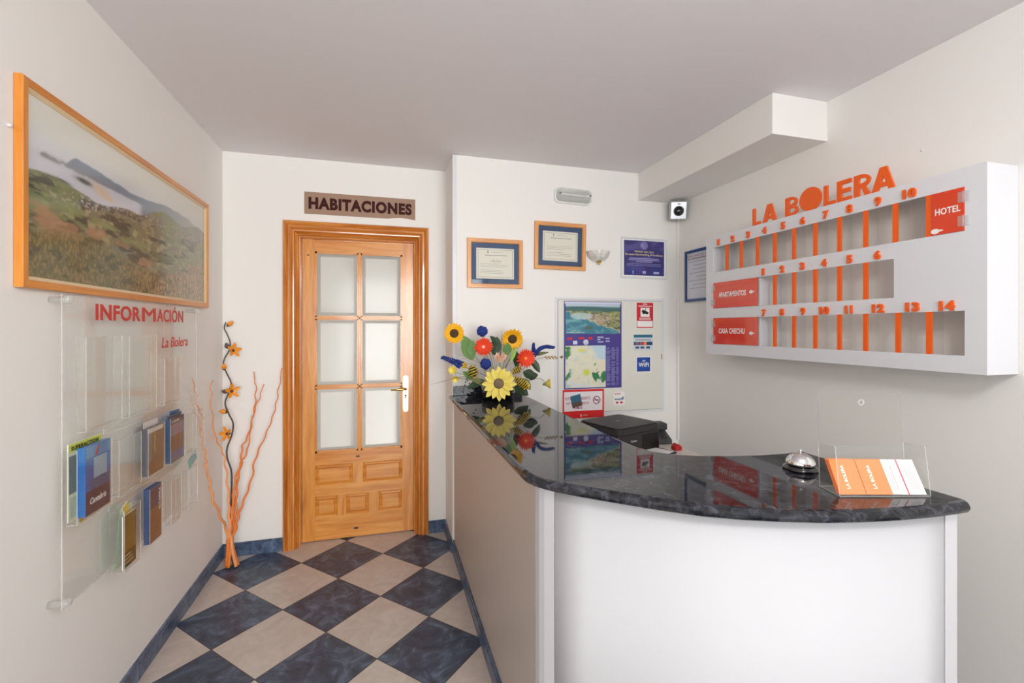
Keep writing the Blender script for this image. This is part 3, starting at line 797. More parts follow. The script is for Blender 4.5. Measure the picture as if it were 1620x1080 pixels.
def certificate(X0, X1, Z0, Z1, rot, lab, title, seedv):
    t, M, w, h = frame_y('framed_certificate', X0, X1, Z0, Z1, YJ-.0006, .027, M_frX, rot=rot, label=lab, cat='certificate', matx=M_frZ)
    MB(M).box((-w+.02, -.006, -h+.02), (w-.02, -.002, h-.02)).build('mount', M_navy, t)
    iw, ih = w-.058, h-.059
    MB(M).box((-iw, -.0072, -ih), (iw, -.0062, ih)).build('document', M_ivory, t)
    b = MB(M); R = random.Random(seedv)
    e = .010
    for q in (((-iw+e, -ih+e), (iw-e, -ih+e+.002)), ((-iw+e, ih-e-.002), (iw-e, ih-e)), ((-iw+e, -ih+e), (-iw+e+.002, ih-e)), ((iw-e-.002, -ih+e), (iw-e, ih-e))):
        b.box((q[0][0], -.0075, q[0][1]), (q[1][0], -.0073, q[1][1]))
    b.box((-iw*.42, -.0075, ih*.66), (-iw*.36, -.0073, ih*.84))
    b.box((-iw*.2, -.0075, ih*.72), (iw*.4, -.0073, ih*.735))
    b.box((-iw*.55, -.0075, ih*.52), (iw*.62, -.0073, ih*.56))
    for k in range(7):
        z = -ih*.02-k*ih*.105
        if k == 3: continue
        b.box((-iw*.8, -.0075, z), (iw*(.15+.6*R.random()), -.0073, z+.0016))
    b.build('print', M_ink, t)
    if title:
        b = MB(M); text_into(b, 'V A L I D A', (-iw*.25, -.0077, ih*.1), (1, 0, 0), (0, 0, 1), iw*.55, .012, depth=.0002); b.build('heading', M_dgrey, t)
    g = MB(M); g.box((-w+.026, -.0105, -h+.026), (w-.026, -.0095, h-.026)); g.build('glass', M_acr, t)
certificate(.506, .869, 1.654, 1.966, 0.0, 'lower left of the two wood framed certificates with navy mounts, above the flowers', True, 1)
certificate(.950, 1.313, 1.785, 2.098, .012, 'upper right of the two wood framed certificates, beside the wall lamp', False, 2)
# white framed purple award
t, M, w, h = frame_y('award_plaque', 1.580, 1.941, 1.747, 2.030, YJ-.0006, .012, M_white, fd=.012, rot=.008, label='white framed violet award certificate left of the camera corner', cat='certificate')
MB(M).box((-w+.006, -.006, -h+.006), (w-.006, -.002, h-.006)).build('mount', M_paper, t)
def purp(S, T):
    n = fbm(S*5, T*5); c = np.zeros(S.shape+(3,))+np.array((62, 56, 116)); c = mixc(c, (96, 90, 152), sst(n, .5, .8)*.8); return mixc(c, (50, 66, 140), sst(-T, -.35, 0)*sst(fbm(S*7, T*4), .4, .7))
print_grid('print', purp, M @ Vector((-w+.024, -.0065, -h+.019)), (1, 0, 0), (0, 0, 1), 2*w-.043, 2*h-.040, 40, 30, M_print, t)
b = MB(M); y = -.0072
text_into(b, 'PREMIO CEX 2011', (-.075, y, .038), (1, 0, 0), (0, 0, 1), .15, .012, bold=.02, depth=.0003)
text_into(b, 'European Benchmarking of Excellence', (-.148, y, .014), (1, 0, 0), (0, 0, 1), .296, .017, bold=.02, depth=.0003)
b.build('heading', plain('gold print', rgb(214, 196, 150), rough=.4), t)
b = MB(M)
for z, w_, x in ((-.005, .23, 0), (-.016, .25, 0), (-.028, .13, 0), (-.042, .27, 0), (-.053, .27, 0)): b.box((-w_/2, y, z), (w_/2, y+.0003, z+.005 if abs(z) < .03 else z+.002))
b.box((-.09, y, -.112), (-.083, y+.0003, -.09)); b.box((-.012, y, -.108), (.014, y+.0003, -.09)); b.box((.075, y, -.108), (.12, y+.0003, -.092))
b.build('text_lines', plain('lilac print', rgb(172, 168, 214), rough=.4), t)
b = MB(M); b.lathe([(0, .0004), (.030, .0004), (.030, 0)], (.0, y+.0004, .088), (0, -1, 0), 20); b.build('emblem', plain('emblem lilac', rgb(130, 124, 182), rough=.3), t)
# blue framed certificate on the right wall
t = thing('framed_certificate', (XR, 2.4, 1.585), 'blue framed certificate hanging on the right wall behind the end of the key rack', 'certificate')
Mr = Matrix.Translation((XR-.0006, 2.566, 1.755)) @ Matrix.Rotation(-PI/2, 4, 'Z')   # local +x -> world -Y ; local -y -> world -X
w, h, fw, fd = .189, .175, .018, .016
b = MB(Mr)
def ring(i, yy): return [(-w+i, yy, -h+i), (w-i, yy, -h+i), (w-i, yy, h-i), (-w+i, yy, h-i)]
R = [ring(0, 0), ring(0, -fd), ring(fw, -fd), ring(fw, -.003)]
for a, c in zip(R, R[1:]):
    for k in range(4): b.face((a[k], a[(k+1) % 4], c[(k+1) % 4], c[k]))
b.build('frame', plain('blue frame', rgb(20, 68, 122), rough=.3, coat=.4), t, fix=False)
MB(Mr).box((-w+.012, -.008, -h+.012), (w-.012, -.003, h-.012)).build('document', plain('bluish paper', rgb(214, 216, 224), rough=.6), t)
b = MB(Mr)
b.box((-.165, -.0086, .112), (.1, -.0082, .120))
for k, (a, c) in enumerate(((-.155, .05), (-.10, .1), (-.12, .12), (-.15, .15), (-.08, .1), (-.155, .15), (-.11, .12), (-.14, .1))): b.box((a, -.0086, .095-k*.026), (c, -.0082, .098-k*.026))
b.build('print', M_ink, t)
b = MB(Mr); text_into(b, 'DIPLOMA DE CALIDAD', (-.165, -.0088, .125), (1, 0, 0), (0, 0, 1), .30, .018, depth=.0003); b.build('heading', plain('mauve print', rgb(140, 96, 110)), t)

# emergency light
t = thing('emergency_light', (1.219, YJ, 2.225), 'oblong translucent emergency light high on the alcove wall', 'emergency light')
M = Matrix.Translation((1.219, YJ-.0006, 2.277)) @ Matrix.Rotation(.02, 4, 'Y')
def rbox_y(b, x, z, r, y0, y1, ch):
    A = rrect(-x, -z, x, z, r); B = rrect(-x+ch, -z+ch, x-ch, z-ch, max(.002, r-ch*.6))
    n = len(A); P0 = [(p[0], y0, p[1]) for p in A]; P1 = [(p[0], y1+ch, p[1]) for p in A]; P2 = [(p[0], y1, p[1]) for p in B]
    for a, c in ((P0, P1), (P1, P2)):
        for k in range(n): b.face((a[k], a[(k+1) % n], c[(k+1) % n], c[k]), smooth=True)
    b.face(P2); b.face(P0[::-1])
b = MB(M); rbox_y(b, .131, .050, .03, 0, -.022, .004); b.build('base', plain('light housing', rgb(236, 238, 234), rough=.4), t)
b = MB(M); rbox_y(b, .122, .042, .026, -.022, -.058, .014)
b.build('diffuser', acrylic('ribbed diffuser', tint=(.97, .985, .97, 1), rough=.18, haze=.3), t)
b = MB(M); b.tube([(-.075, -.036, .004), (.085, -.036, .0)], .006, 10); b.box((-.09, -.045, -.006), (-.075, -.024, .012)); b.box((.085, -.045, -.006), (.1, -.024, .012)); b.build('tube_lamp', M_paper, t)
for x in (-.108, .108):
    b = MB(M); b.lathe([(0, .002), (.005, .0015), (.005, 0)], (x, -.0585, .002), (0, -1, 0), 10); b.build('screw', M_dgrey, t)

# wall lamp: half bowl of alabaster glass
t = thing('wall_lamp', (1.405, YJ, 1.84), 'half bowl marbled glass wall lamp with a brass finial', 'lamp')
m, nt, out = newmat('alabaster glass'); L = nt.links.new
tc = N(nt, 'ShaderNodeTexCoord'); nz = N(nt, 'ShaderNodeTexNoise'); nz.inputs['Scale'].default_value = 14; nz.inputs['Detail'].default_value = 6; nz.inputs['Distortion'].default_value = 1.5
L(tc.outputs['Object'], nz.inputs['Vector']); r = N(nt, 'ShaderNodeValToRGB'); e = r.color_ramp.elements
e[0].position = .3; e[0].color = rgb(196, 194, 186); e[1].position = .65; e[1].color = rgb(236, 234, 226); L(nz.outputs['Fac'], r.inputs[0])
p = N(nt, 'ShaderNodeBsdfPrincipled'); p.inputs['Roughness'].default_value = .2; p.inputs['Subsurface Weight'].default_value = .0
L(r.outputs[0], p.inputs['Base Color']); L(p.outputs[0], out.inputs[0])
b = MB(); n = 28
pf = [(.084, .0), (.0835, -.006), (.080, -.022), (.071, -.040), (.056, -.055), (.034, -.066), (.0, -.071)]
rows = [[(1.405+r_*math.cos(PI+PI*k/n), YJ-.001+r_*math.sin(PI+PI*k/n)*.95, 1.918+z) for k in range(n+1)] for r_, z in pf]
rows2 = [[(1.405+(r_-.004)*math.cos(PI+PI*k/n), YJ-.001+(r_-.004)*math.sin(PI+PI*k/n)*.95, 1.919+z*.93) for k in range(n+1)] for r_, z in pf[:-1]]
for RR in (rows, ):
    for A, B in zip(RR, RR[1:]):
        for k in range(n):
            if B is rows[-1]: b.face((A[k], A[k+1], B[0]), smooth=True)
            else: b.face((A[k], A[k+1], B[k+1], B[k]), smooth=True)
for A, B in zip(rows2, rows2[1:]):
    for k in range(n): b.face((B[k], B[k+1], A[k+1], A[k]), smooth=True)
for k in range(n): b.face((rows[0][k], rows2[0][k], rows2[0][k+1], rows[0][k+1]))
b.build('bowl_shade', m, t)
b = MB(); b.lathe([(.0, .004), (.017, .002), (.018, -.002), (.011, -.008), (.007, -.011), (.009, -.015), (.005, -.021), (0, -.023)], (1.405, YJ-.026, 1.851), (0, 0, 1), 20); b.build('finial', M_brass, t)
MB().box((1.385, YJ-.012, 1.86), (1.425, YJ-.0006, 1.91), bevel=.002).build('wall_bracket', M_brass, t)

# security camera in the corner under the beam
t = thing('security_camera', (2.0, 2.78, 2.15), 'silver box security camera in the corner under the ceiling beam', 'camera')
Mk = Matrix.Translation((1.972, 2.755, 2.216)) @ Matrix.Rotation(math.radians(-22), 4, 'Z') @ Matrix.Rotation(math.radians(12), 4, 'X')
M_silv = plain('brushed silver', rgb(186, 188, 190), rough=.35, metal=.6, noise=.08, nscale=60)
b = MB(Mk); b.box((-.056, -.022, -.062), (.056, .028, .062), bevel=.006); b.build('housing', M_silv, t)
b = MB(Mk); b.lathe([(.034, -.004), (.034, .006), (.030, .008), (.027, .002), (.018, .0)], (0, -.022, -.004), (0, -1, 0), 28); b.build('bezel', M_dgrey, t)
b = MB(Mk); b.lathe([(.027, .001), (.022, .009), (.012, .0145), (0, .0165)], (0, -.022, -.004), (0, -1, 0), 24); b.build('lens', plain('lens glass', rgb(12, 12, 14), rough=.03, coat=1), t)
b = MB(Mk); b.box((-.010, -.0228, .040), (.010, -.022, .046)); b.build('sensor_window', M_black, t)
b = MB(); b.tube([(1.985, 2.785, 2.23), (2.005, 2.815, 2.25), (2.012, 2.833, 2.255)], .009, 10); b.box((1.985, 2.823, 2.22), (2.024, 2.8335, 2.285)); b.build('mounting_arm', M_dgrey, t)

# ================================================================ key rack on the right wall
kr = thing('key_rack', (XR, 1.69, 1.246), 'white wall key rack with orange numbers, dividers and LA BOLERA letters', 'key rack')
KX = 1.889; KY0, KY1, KZ0, KZ1 = 1.016, 2.362, 1.246, 1.941
b = MB()
def kb(y0, y1, z0, z1, x0=KX, x1=KX+.012): b.box((x0, y0, z0), (x1, y1, z1))
kb(KY0, KY1, 1.877, KZ1); kb(KY0, KY1, 1.666, 1.728); kb(KY0, KY1, 1.458, 1.516); kb(KY0, KY1, KZ0, 1.306)
kb(KY0, 1.076, 1.728, 1.877); kb(2.301, KY1, 1.728, 1.877)
kb(KY0, 1.299, 1.516, 1.666); kb(2.297, KY1, 1.516, 1.666)
kb(KY0, 1.076, 1.306, 1.458); kb(2.297, KY1, 1.306, 1.458)
bmesh.ops.remove_doubles(b.bm, verts=b.bm.verts, dist=1e-5)
kx1 = XR-.001
b.box((KX+.012, KY0, KZ0), (kx1, KY0+.014, KZ1)); b.box((KX+.012, KY1-.014, KZ0), (kx1, KY1, KZ1))
b.box((KX+.012, KY0+.014, KZ1-.012), (kx1, KY1-.014, KZ1)); b.box((KX+.012, KY0+.014, KZ0), (kx1, KY1-.014, KZ0+.012))
b.build('cabinet', M_white, kr)
MB().box((KX+.012, 1.964, KZ0+.012), (kx1, 1.976, 1.69)).build('partition', M_white, kr)
MB().box((KX+.012, 2.301, 1.70), (kx1, 2.312, 1.929)).build('partition', M_white, kr)
rows = [((2.190, 2.082, 1.969, 1.858, 1.7465, 1.634, 1.5195, 1.408, 1.2955, 1.182), 1.728, 1.877), ((1.858, 1.7465, 1.634, 1.5195, 1.408), 1.516, 1.666), ((1.858, 1.7465, 1.634, 1.5195, 1.408, 1.2855, 1.182), 1.306, 1.458)]
for ys, z0, z1 in rows:
    for y in ys:
        MB().box((KX-.0005, y-.0085, z0-.0), (KX+.008, y+.0085, z1+.0)).build('divider', M_orange, kr)
        MB().box((KX+.0085, y-.0015, z0-.004), (KX+.075, y+.0015, z1+.004)).build('clear_partition', M_acr, kr)
nums = [[(1, 2.253), (2, 2.139), (3, 2.026), (4, 1.917), (5, 1.803), (6, 1.693), (7, 1.578), (8, 1.470), (9, 1.355), (10, 1.242)],
        [(1, 1.924), (2, 1.808), (3, 1.696), (4, 1.586), (5, 1.470), (6, 1.357)],
        [(7, 1.920), (8, 1.809), (9, 1.692), (10, 1.584), (11, 1.473), (12, 1.354), (13, 1.232), (14, 1.124)]]
for row, zc_ in zip(nums, (1.901, 1.689, 1.4775)):
    for n_, y in row:
        wd = .024 if n_ < 10 else .045
        if n_ == 1: wd = .013
        if n_ == 11: wd = .032
        b = MB(); text_into(b, str(n_), (KX-.0045, y+wd/2, zc_-.0175), (0, -1, 0), (0, 0, 1), wd, .035, bold=.045, depth=.008)
        b.build('number', M_orange, kr)
# standing letters, drawn as plates
def lett(polys, y0, w_, h_, name='letter'):
    b = MB()
    for k, pl in enumerate(polys): b.prism([(y0-px_*w_, KZ1-.002+pz_*h_) for px_, pz_ in pl], KX+.0005+k*.0002, KX+.0095+k*.0002, axis='x')
    return b.build(name, M_orange, kr)
Lp = [[(0, 0), (1, 0), (1, .2), (.36, .2), (.36, 1), (0, 1)]]
Ap = [[(0, 0), (.26, 0), (.58, .78), (.66, 1), (.36, 1)], [(.74, 0), (1, 0), (.66, 1), (.40, 1)], [(.26, .18), (.78, .18), (.70, .36), (.32, .36)]]
def arcp(cx, cz, rx, rz, a0, a1, n=12): return [(cx+rx*math.cos(a0+(a1-a0)*k/n), cz+rz*math.sin(a0+(a1-a0)*k/n)) for k in range(n+1)]
def bowl(z0, z1, t, xo, xs=.3):
    rz = (z1-z0)/2; cz = (z0+z1)/2; rx = xo-xs-.1; cx = xs+.1
    return [(0.1, z0)]+arcp(cx, cz, rx, rz, -PI/2, PI/2)+[(0.1, z1), (.1, z1-t)]+arcp(cx, cz, rx-t*1.2, rz-t, PI/2, -PI/2)+[(.1, z0+t)]
Bp = [[(0, 0), (.32, 0), (.32, 1), (0, 1)], bowl(0, .56, .16, 1.0), bowl(.46, 1, .155, .92)]
Ep = [[(0, 0), (.34, 0), (.34, 1), (0, 1)], [(.2, 0), (1, 0), (1, .19), (.2, .19)], [(.2, .41), (.93, .41), (.93, .60), (.2, .60)], [(.2, .81), (1, .81), (1, 1), (.2, 1)]]
Rp = [[(0, 0), (.32, 0), (.32, 1), (0, 1)], bowl(.42, 1, .17, .95), [(.40, .46), (.66, .46), (1.0, 0), (.66, 0)]]
Op = [arcp(.5, .5, .5, .5, 0, 2*PI*35/36, 35)]
for pl, y0, y1, h_ in ((Lp, 2.001, 1.952, .092), (Ap, 1.936, 1.847, .092), (Bp, 1.795, 1.724, .092), (Op, 1.716, 1.604, .108), (Lp, 1.592, 1.540, .092), (Ep, 1.530, 1.468, .092), (Rp, 1.456, 1.386, .092), (Ap, 1.384, 1.296, .094)):
    lett(pl, y0, y0-y1, h_)
# red doors
M_hand = plain('white vinyl', rgb(244, 240, 236), rough=.4)
for nm, y0, y1, z0, z1, tx, ty, tw, tz, thh, hy, iy, iz in (
    ('HOTEL', 1.172, 1.0765, 1.729, 1.876, 'HOTEL', 1.160, .074, 1.797, .023, 1.0765, 1.160, 1.742),
    ('A', 2.2965, 1.965, 1.517, 1.665, 'APARTAMENTOS', 2.250, .208, 1.577, .030, 2.2965, 2.006, 1.592),
    ('C', 2.2965, 1.965, 1.307, 1.457, 'CASA CHECHU', 2.250, .200, 1.368, .030, 2.2965, 2.006, 1.372)):
    b = MB(); b.box((KX-.003, y0, z0), (KX+.001, y1, z1)); dd = b.build('door', M_orange2, kr, label='orange red plate lettered '+tx)
    b = MB(); text_into(b, tx, (KX-.0036, ty, tz), (0, -1, 0), (0, 0, 1), tw, thh, bold=.022, depth=.0006); b.build('lettering', M_hand, dd)
    b = MB(); b.prism(arcp(iy, iz, .013, .009, 0, 2*PI*19/20, 19), KX-.0038, KX-.0031, axis='x'); b.prism([(iy-.008, iz-.004), (iy-.024, iz-.001), (iy-.024, iz+.002), (iy-.008, iz+.005)], KX-.0040, KX-.0032, axis='x'); b.build('pointing_symbol', M_hand, dd)
    for hz in (z0+.033, z1-.033):
        b = MB(); s_ = -1 if nm == 'HOTEL' else 1
        b.box((KX-.0065, hy-.016, hz-.018), (KX-.0032, hy+.016, hz+.018), bevel=.001)
        b.tube([(KX-.007, hy, hz-.02), (KX-.007, hy, hz+.02)], .003, 8)
        b.build('hinge', acrylic('frosted clear hinge', tint=(.95, .96, .96, 1), rough=.15, haze=.15), dd)
# small nail heads on the right wall
for y, z, r, lb in ((.925, 1.968, .005, 'small white wall plug in the right wall above the right end of the key rack'), (1.30, 2.098, .004, 'tiny nail in the right wall just above the last letter of the key rack')):
    b = MB(); b.lathe([(0, .005), (r, .004), (r, 0), (r*.6, 0), (r*.6, -.004), (0, -.004)], (XR, y, z), (-1, 0, 0), 12); b.build('wall_plug', M_white, None, lb, 'wall plug')

# ================================================================ bell
bell = thing('desk_bell', (1.192, 1.078, ZC), 'chrome reception bell with black base on the dark granite counter', 'bell')
bc = (1.192, 1.078, ZC)
b = MB(); b.lathe([(0, .0004), (.046, .0004), (.0475, .003), (.0465, .008), (.040, .012), (.034, .016), (.031, .018), (0, .019)], bc, n=40); b.build('base', plain('black lacquer', rgb(14, 14, 15), rough=.15, coat=.6), bell)
b = MB(); b.lathe([(.0385, .0165), (.0395, .0185), (.0385, .024), (.035, .032), (.028, .0405), (.018, .0465), (.008, .049), (0, .0495)], bc, n=48); b.build('dome', M_chrome, bell)
b = MB(); b.lathe([(.0022, .049), (.0022, .0545), (.0045, .0555), (.005, .058), (.003, .0605), (0, .061)], bc, n=20); b.build('plunger', M_chrome, bell)

# ================================================================ clear card holder with cards
psi = -.2737; ex = Vector((math.cos(psi), math.sin(psi), 0)); ey = Vector((-math.sin(psi), math.cos(psi), 0))
O = Vector((1.092, .875, ZC+.0005))
Bs = Matrix((ex, ey, Vector((0, 0, 1)))).transposed().to_4x4(); Mh = Matrix.Translation(O) @ Bs
hd = thing('card_holder', tuple(O), 'clear acrylic card holder with tall back standing on the granite counter', 'holder')
def slab(b, q, n, t):
    """quad q (4 local points) thickened by t along n"""
    n = Vector(n).normalized()*t; A = [Vector(p) for p in q]; Bq = [p+n for p in A]
    for k in range(4): b.face((A[k], A[(k+1) % 4], Bq[(k+1) % 4], Bq[k]))
    b.face(A[::-1]); b.face(Bq)
Wd = .2235
def edged(name, q, n, t, par, M):
    b = MB(M); slab(b, q, n, t); o = b.build(name, [M_acr, M_acr_edge], par)
    ar = sorted([f.area for f in o.data.polygons]); 
    for f in o.data.polygons: f.material_index = 0 if f.area >= ar[-2]*.98 else 1
    return o
edged('front_panel', [(0, 0, .003), (Wd, 0, .003), (Wd+.002, .016, .122), (-.0, .016, .122)], (0, -1, .1), .0025, hd, Mh)
edged('back_panel', [(0, .074, .003), (Wd, .074, .003), (Wd, .086, .245), (0.001, .086, .245)], (0, 1, 0), .0025, hd, Mh)
edged('side_panel', [(0, 0, .003), (0, .074, .003), (0, .080, .116), (0, .016, .121)], (-1, 0, 0), .0025, hd, Mh)
edged('side_panel', [(Wd, 0, .003), (Wd, .074, .003), (Wd, .080, .116), (Wd, .016, .121)], (1, 0, 0), .0025, hd, Mh)
edged('bottom_panel', [(0, 0, 0), (Wd, 0, 0), (Wd, .076, 0), (0, .076, 0)], (0, 0, 1), .003, hd, Mh)
b = MB(Mh); b.lathe([(.006, .002), (.008, .002), (.008, -.001), (.006, -.001)], (.112, .080, .222), (0, -1, 0), 20); b.build('hanging_hole', M_acr_edge, hd)
M_card = plain('orange card stock', rgb(246, 138, 76), rough=.5)
M_cw = plain('white card stock', rgb(238, 234, 234), rough=.5)
def card(x, d, lean, mat, writing, lab, grp=None, tilt=0., w_=.0655):
    M = Mh @ Matrix.Translation((x, d, .0045)) @ Matrix.Rotation(-math.atan(lean), 4, 'X') @ Matrix.Rotation(tilt, 4, 'Y')
    t = None
    b = MB(M); b.box((0, 0, 0), (w_, .0007, .0865)); o = b.build('business_card', mat, None, lab, 'card', grp)
    if writing == 'o':
        b = MB(M); text_into(b, 'LA BOLERA', (.031, -.0004, .014), (0, 0, 1), (-1, 0, 0), .058, .0085, bold=.03, depth=.0003); b.build('lettering', M_hand, o)
    elif writing == 'w':
        b = MB(M); b.mi = 1; b.box((.018, -.0003, .0), (.0215, 0, .0865)); b.mi = 0
        for k in range(4): b.box((.034+k*.006, -.0003, .01), (.0355+k*.006, 0, .07-.012*(k % 2)))
        b.build('print', [plain('grey card print', rgb(196, 176, 180)), plain('pink stripe', rgb(222, 80, 104))], o)
    elif writing == 'v':
        b = MB(M)
        for k in range(3): b.box((.008+k*.006, -.0003, .01), (.0095+k*.006, 0, .07-.014*(k % 2)))
        b.build('print', plain('grey card print', rgb(196, 176, 180)), o)
    return o
ln = .58
card(.0035, .0045, ln, M_card, 'o', 'orange LA BOLERA card at the left front of the clear card holder')
card(.0705, .0045, ln, M_card, 'o', 'orange LA BOLERA card in the middle of the clear card holder')
card(.1555, .0038, ln, M_cw, 'w', 'white card with a pink stripe at the right of the clear card holder', w_=.063)
card(.1345, .0052, ln, M_cw, 'v', 'plain white card partly covered by the pink striped white card', w_=.06)
for k in range(5): card(.0028-.0006*k, .0057+.0021*k, ln, M_card, '', 'orange card stacked behind the left LA BOLERA card in the clear holder', 'cards stacked behind the left orange card')
for k in range(3): card(.0707, .0057+.0021*k, ln, M_card, '', 'orange card stacked behind the middle LA BOLERA card in the clear holder', 'cards stacked behind the middle orange card', w_=.0625)

# ================================================================ landscape picture on the left wall
Ml = Matrix.Translation((XL, 0, 0)) @ Matrix.Rotation(PI/2, 4, 'Z')     # local x -> world y, local -y -> world x
lp = thing('framed_picture', (XL, 2.2, 1.509), 'long wood framed aerial photograph of a bay town on the left wall', 'picture')
Y0, Y1, Z0, Z1 = 1.527, 2.878, 1.509, 2.078
WF = (rgb(196, 112, 30), rgb(214, 132, 44), rgb(228, 150, 62))
M_wfY = wood('honey frame wood y', *WF, axis='Y', rough=.3, coat=.3); M_wfZ = wood('honey frame wood z', *WF, axis='Z', rough=.3, coat=.3)
b = MB(Ml)
def ring(i, yy): return [(Y0+i, yy, Z0+i), (Y1-i, yy, Z0+i), (Y1-i, yy, Z1-i), (Y0+i, yy, Z1-i)]
R = [ring(0, -.001), ring(0, -.019), ring(.002, -.021), ring(.020, -.021), ring(.022, -.019), ring(.022, -.012)]
for a, c in zip(R, R[1:]):
    for k in range(4):
        b.mi = k % 2; b.face((a[k], a[(k+1) % 4], c[(k+1) % 4], c[k]))
b.build('frame', [M_wfY, M_wfZ], lp, fix=False)
b = MB(Ml); R = [ring(.022, -.0165), ring(.023, -.017), ring(.033, -.010), ring(.033, -.005)]
for a, c in zip(R, R[1:]):
    for k in range(4): b.face((a[k], a[(k+1) % 4], c[(k+1) % 4], c[k]))
b.build('liner', plain('cream liner', rgb(226, 200, 160), rough=.5), lp, fix=False)
def bay(S, T):
    sh = S.shape; A = lambda *c: np.zeros(sh+(3,))+np.array(c, float)
    n1 = fbm(S*10, T*8); n2 = fbm(S*34+5, T*30+2); n3 = fbm(S*90, T*60+3, 3); ns = fbm(S*200, T*50+1, 2)
    c = A(214, 212, 204); c = mixc(c, (200, 202, 206), sst(-T, -.9, -.72))
    # distant ridge
    ridge = .700+.085*sst(S, .11, .17)-.02*sst(S, .2, .4)+.045*sst(S, .45, .7)-.07*sst(S, .8, 1)+.035*(fbm(S*12, S*0+2)-.5)
    f = sst(ridge-T, 0, .012); far = mixc(A(128, 138, 152), (160, 164, 160), sst(S, .45, .95)); c = c*(1-f[..., None])+far*f[..., None]
    # sea, then land rising towards the right
    f = sst(.715-.02*S+.02*(n1-.5)-T, 0, .01)*sst(.50-S, 0, .04); c = mixc(c, (196, 194, 202), f)
    pen = np.exp(-(((T-.705-.05*(S-.05))/.016)**2))*sst(.42-S, 0, .1)*sst(S, .02, .05); c = mixc(c, (140, 136, 138), np.clip(pen*1.2, 0, 1)*sst(n2, .35, .6))
    isl = np.exp(-(((S-.20)/.03)**2+((T-.665)/.014)**2)*1.0)+np.exp(-(((S-.11)/.028)**2+((T-.60)/.010)**2)); c = mixc(c, (86, 92, 88), np.clip(isl*1.6, 0, 1))
    beach_ = sst(T, .60, .62)*sst(.70-T, 0, .03)*np.exp(-((S-(.27+.7*(.66-T)))/.035)**2); c = mixc(c, (206, 186, 164), np.clip(beach_*1.4, 0, 1))
    edge = .585+.02*np.sin(S*22)+.05*(n1-.5)+.15*sst(S, .30, .72)+.015*np.sin(S*14)
    land = sst(edge-T, 0, .012)
    G = A(122, 120, 96); G = mixc(G, (156, 150, 116), sst(n2, .5, .7)); G = mixc(G, (78, 80, 68), sst(fbm(S*16+9, T*26), .5, .62)); 
    G = mixc(G, (134, 138, 132), sst(T, .50, .70)*.75)
    fld = sst(fbm(S*7+2, T*16+5), .52, .56)*sst(T, .22, .4); G = mixc(G, (128, 138, 92), fld*.7)
    red = sst(fbm(S*8+1, T*12+8), .60, .66)*sst(.48-T, 0, .1); G = mixc(G, (172, 128, 100), red*.7)
    # village roofs
    vil = np.exp(-(((S-.20)/.12)**2+((T-.53)/.05)**2))+np.exp(-(((S-.42)/.16)**2+((T-.60)/.04)**2))+.6*np.exp(-(((S-.75)/.25)**2+((T-.62)/.06)**2))
    v = vn(S*150, T*75); G = mixc(G, (196, 172, 162), sst(v, .60, .72)*np.clip(vil, 0, 1)*sst(n3, .35, .6)); G = mixc(G, (138, 84, 72), sst(v, .4, .5)*sst(-v, -.6, -.5)*np.clip(vil, 0, 1)*.6)
    # rough foreground grasses
    fg = sst(.30+.06*np.sin(S*8)-T, 0, .12); H = mixc(A(104, 98, 66), (142, 122, 84), sst(ns, .4, .7)); H = mixc(H, (186, 148, 110), sst(S, .35, .7)*sst(ns, .3, .7)*.9); H = mixc(H, (70, 70, 50), sst(n2, .55, .7)*.6*sst(-S, -.9, -.4))
    G = G*(1-fg[..., None])+H*fg[..., None]
    c = c*(1-land[..., None])+G*land[..., None]
    hz = sst(S, .5, 1.0)*.42; return mixc(c, (204, 200, 190), hz)*1.12  # pale wash towards the right: glare of the glass put into the colour
print_grid('photograph', bay, (XL+.0075, Y0+.032, Z0+.032), (0, 1, 0), (0, 0, 1), Y1-Y0-.064, Z1-Z0-.064, 330, 140, vcol_mat('photograph with glare', rough=.5, spec=.2), lp)
MB(Ml).box((Y0+.03, -.0095, Z0+.03), (Y1-.03, -.0085, Z1-.03)).build('glass', acrylic('picture glass', tint=(.99, .99, .985, 1), rough=.12), lp)
MB().ball((XL+.004, 1.508, 1.93), .005, 10).build('wall_hook', M_white, None, 'tiny white hook in the left wall beside the framed landscape photograph', 'hook')

# ================================================================ acrylic information board with leaflet pockets
ib = thing('information_board', (XL+.04, 2.15, .572), 'clear acrylic information board with leaflet pockets on the left wall', 'board')
def ledged(name, y0, y1, z0, z1, xa, xb, par, label=None):
    b = MB(); b.box((xa, y0, z0), (xb, y1, z1)); o = b.build(name, [M_acr, M_acr_edge], par, label=label)
    ar = sorted(f.area for f in o.data.polygons)
    for f in o.data.polygons: f.material_index = 0 if f.area >= ar[-2]*.98 else 1
    return o
XS = -.905
ledged('back_sheet', 1.648, 2.652, .572, 1.500, XS-.004, XS, ib)
for y, z in ((1.664, 1.484), (1.658, .588), (2.636, 1.484)):
    b = MB(); b.lathe([(0, 0), (.009, 0), (.009, .036), (.013, .036), (.013, .041), (.0, .041)], (XL+.0005, y, z), (1, 0, 0), 20)
    b.lathe([(.013, .0415), (.014, .043), (.014, .050), (.011, .053), (0, .053)], (XL+.0005, y, z), (1, 0, 0), 20); b.build('standoff', acrylic('standoff acrylic', tint=(.9, .92, .91, 1), rough=.05, haze=.22, ior=1.8), ib)
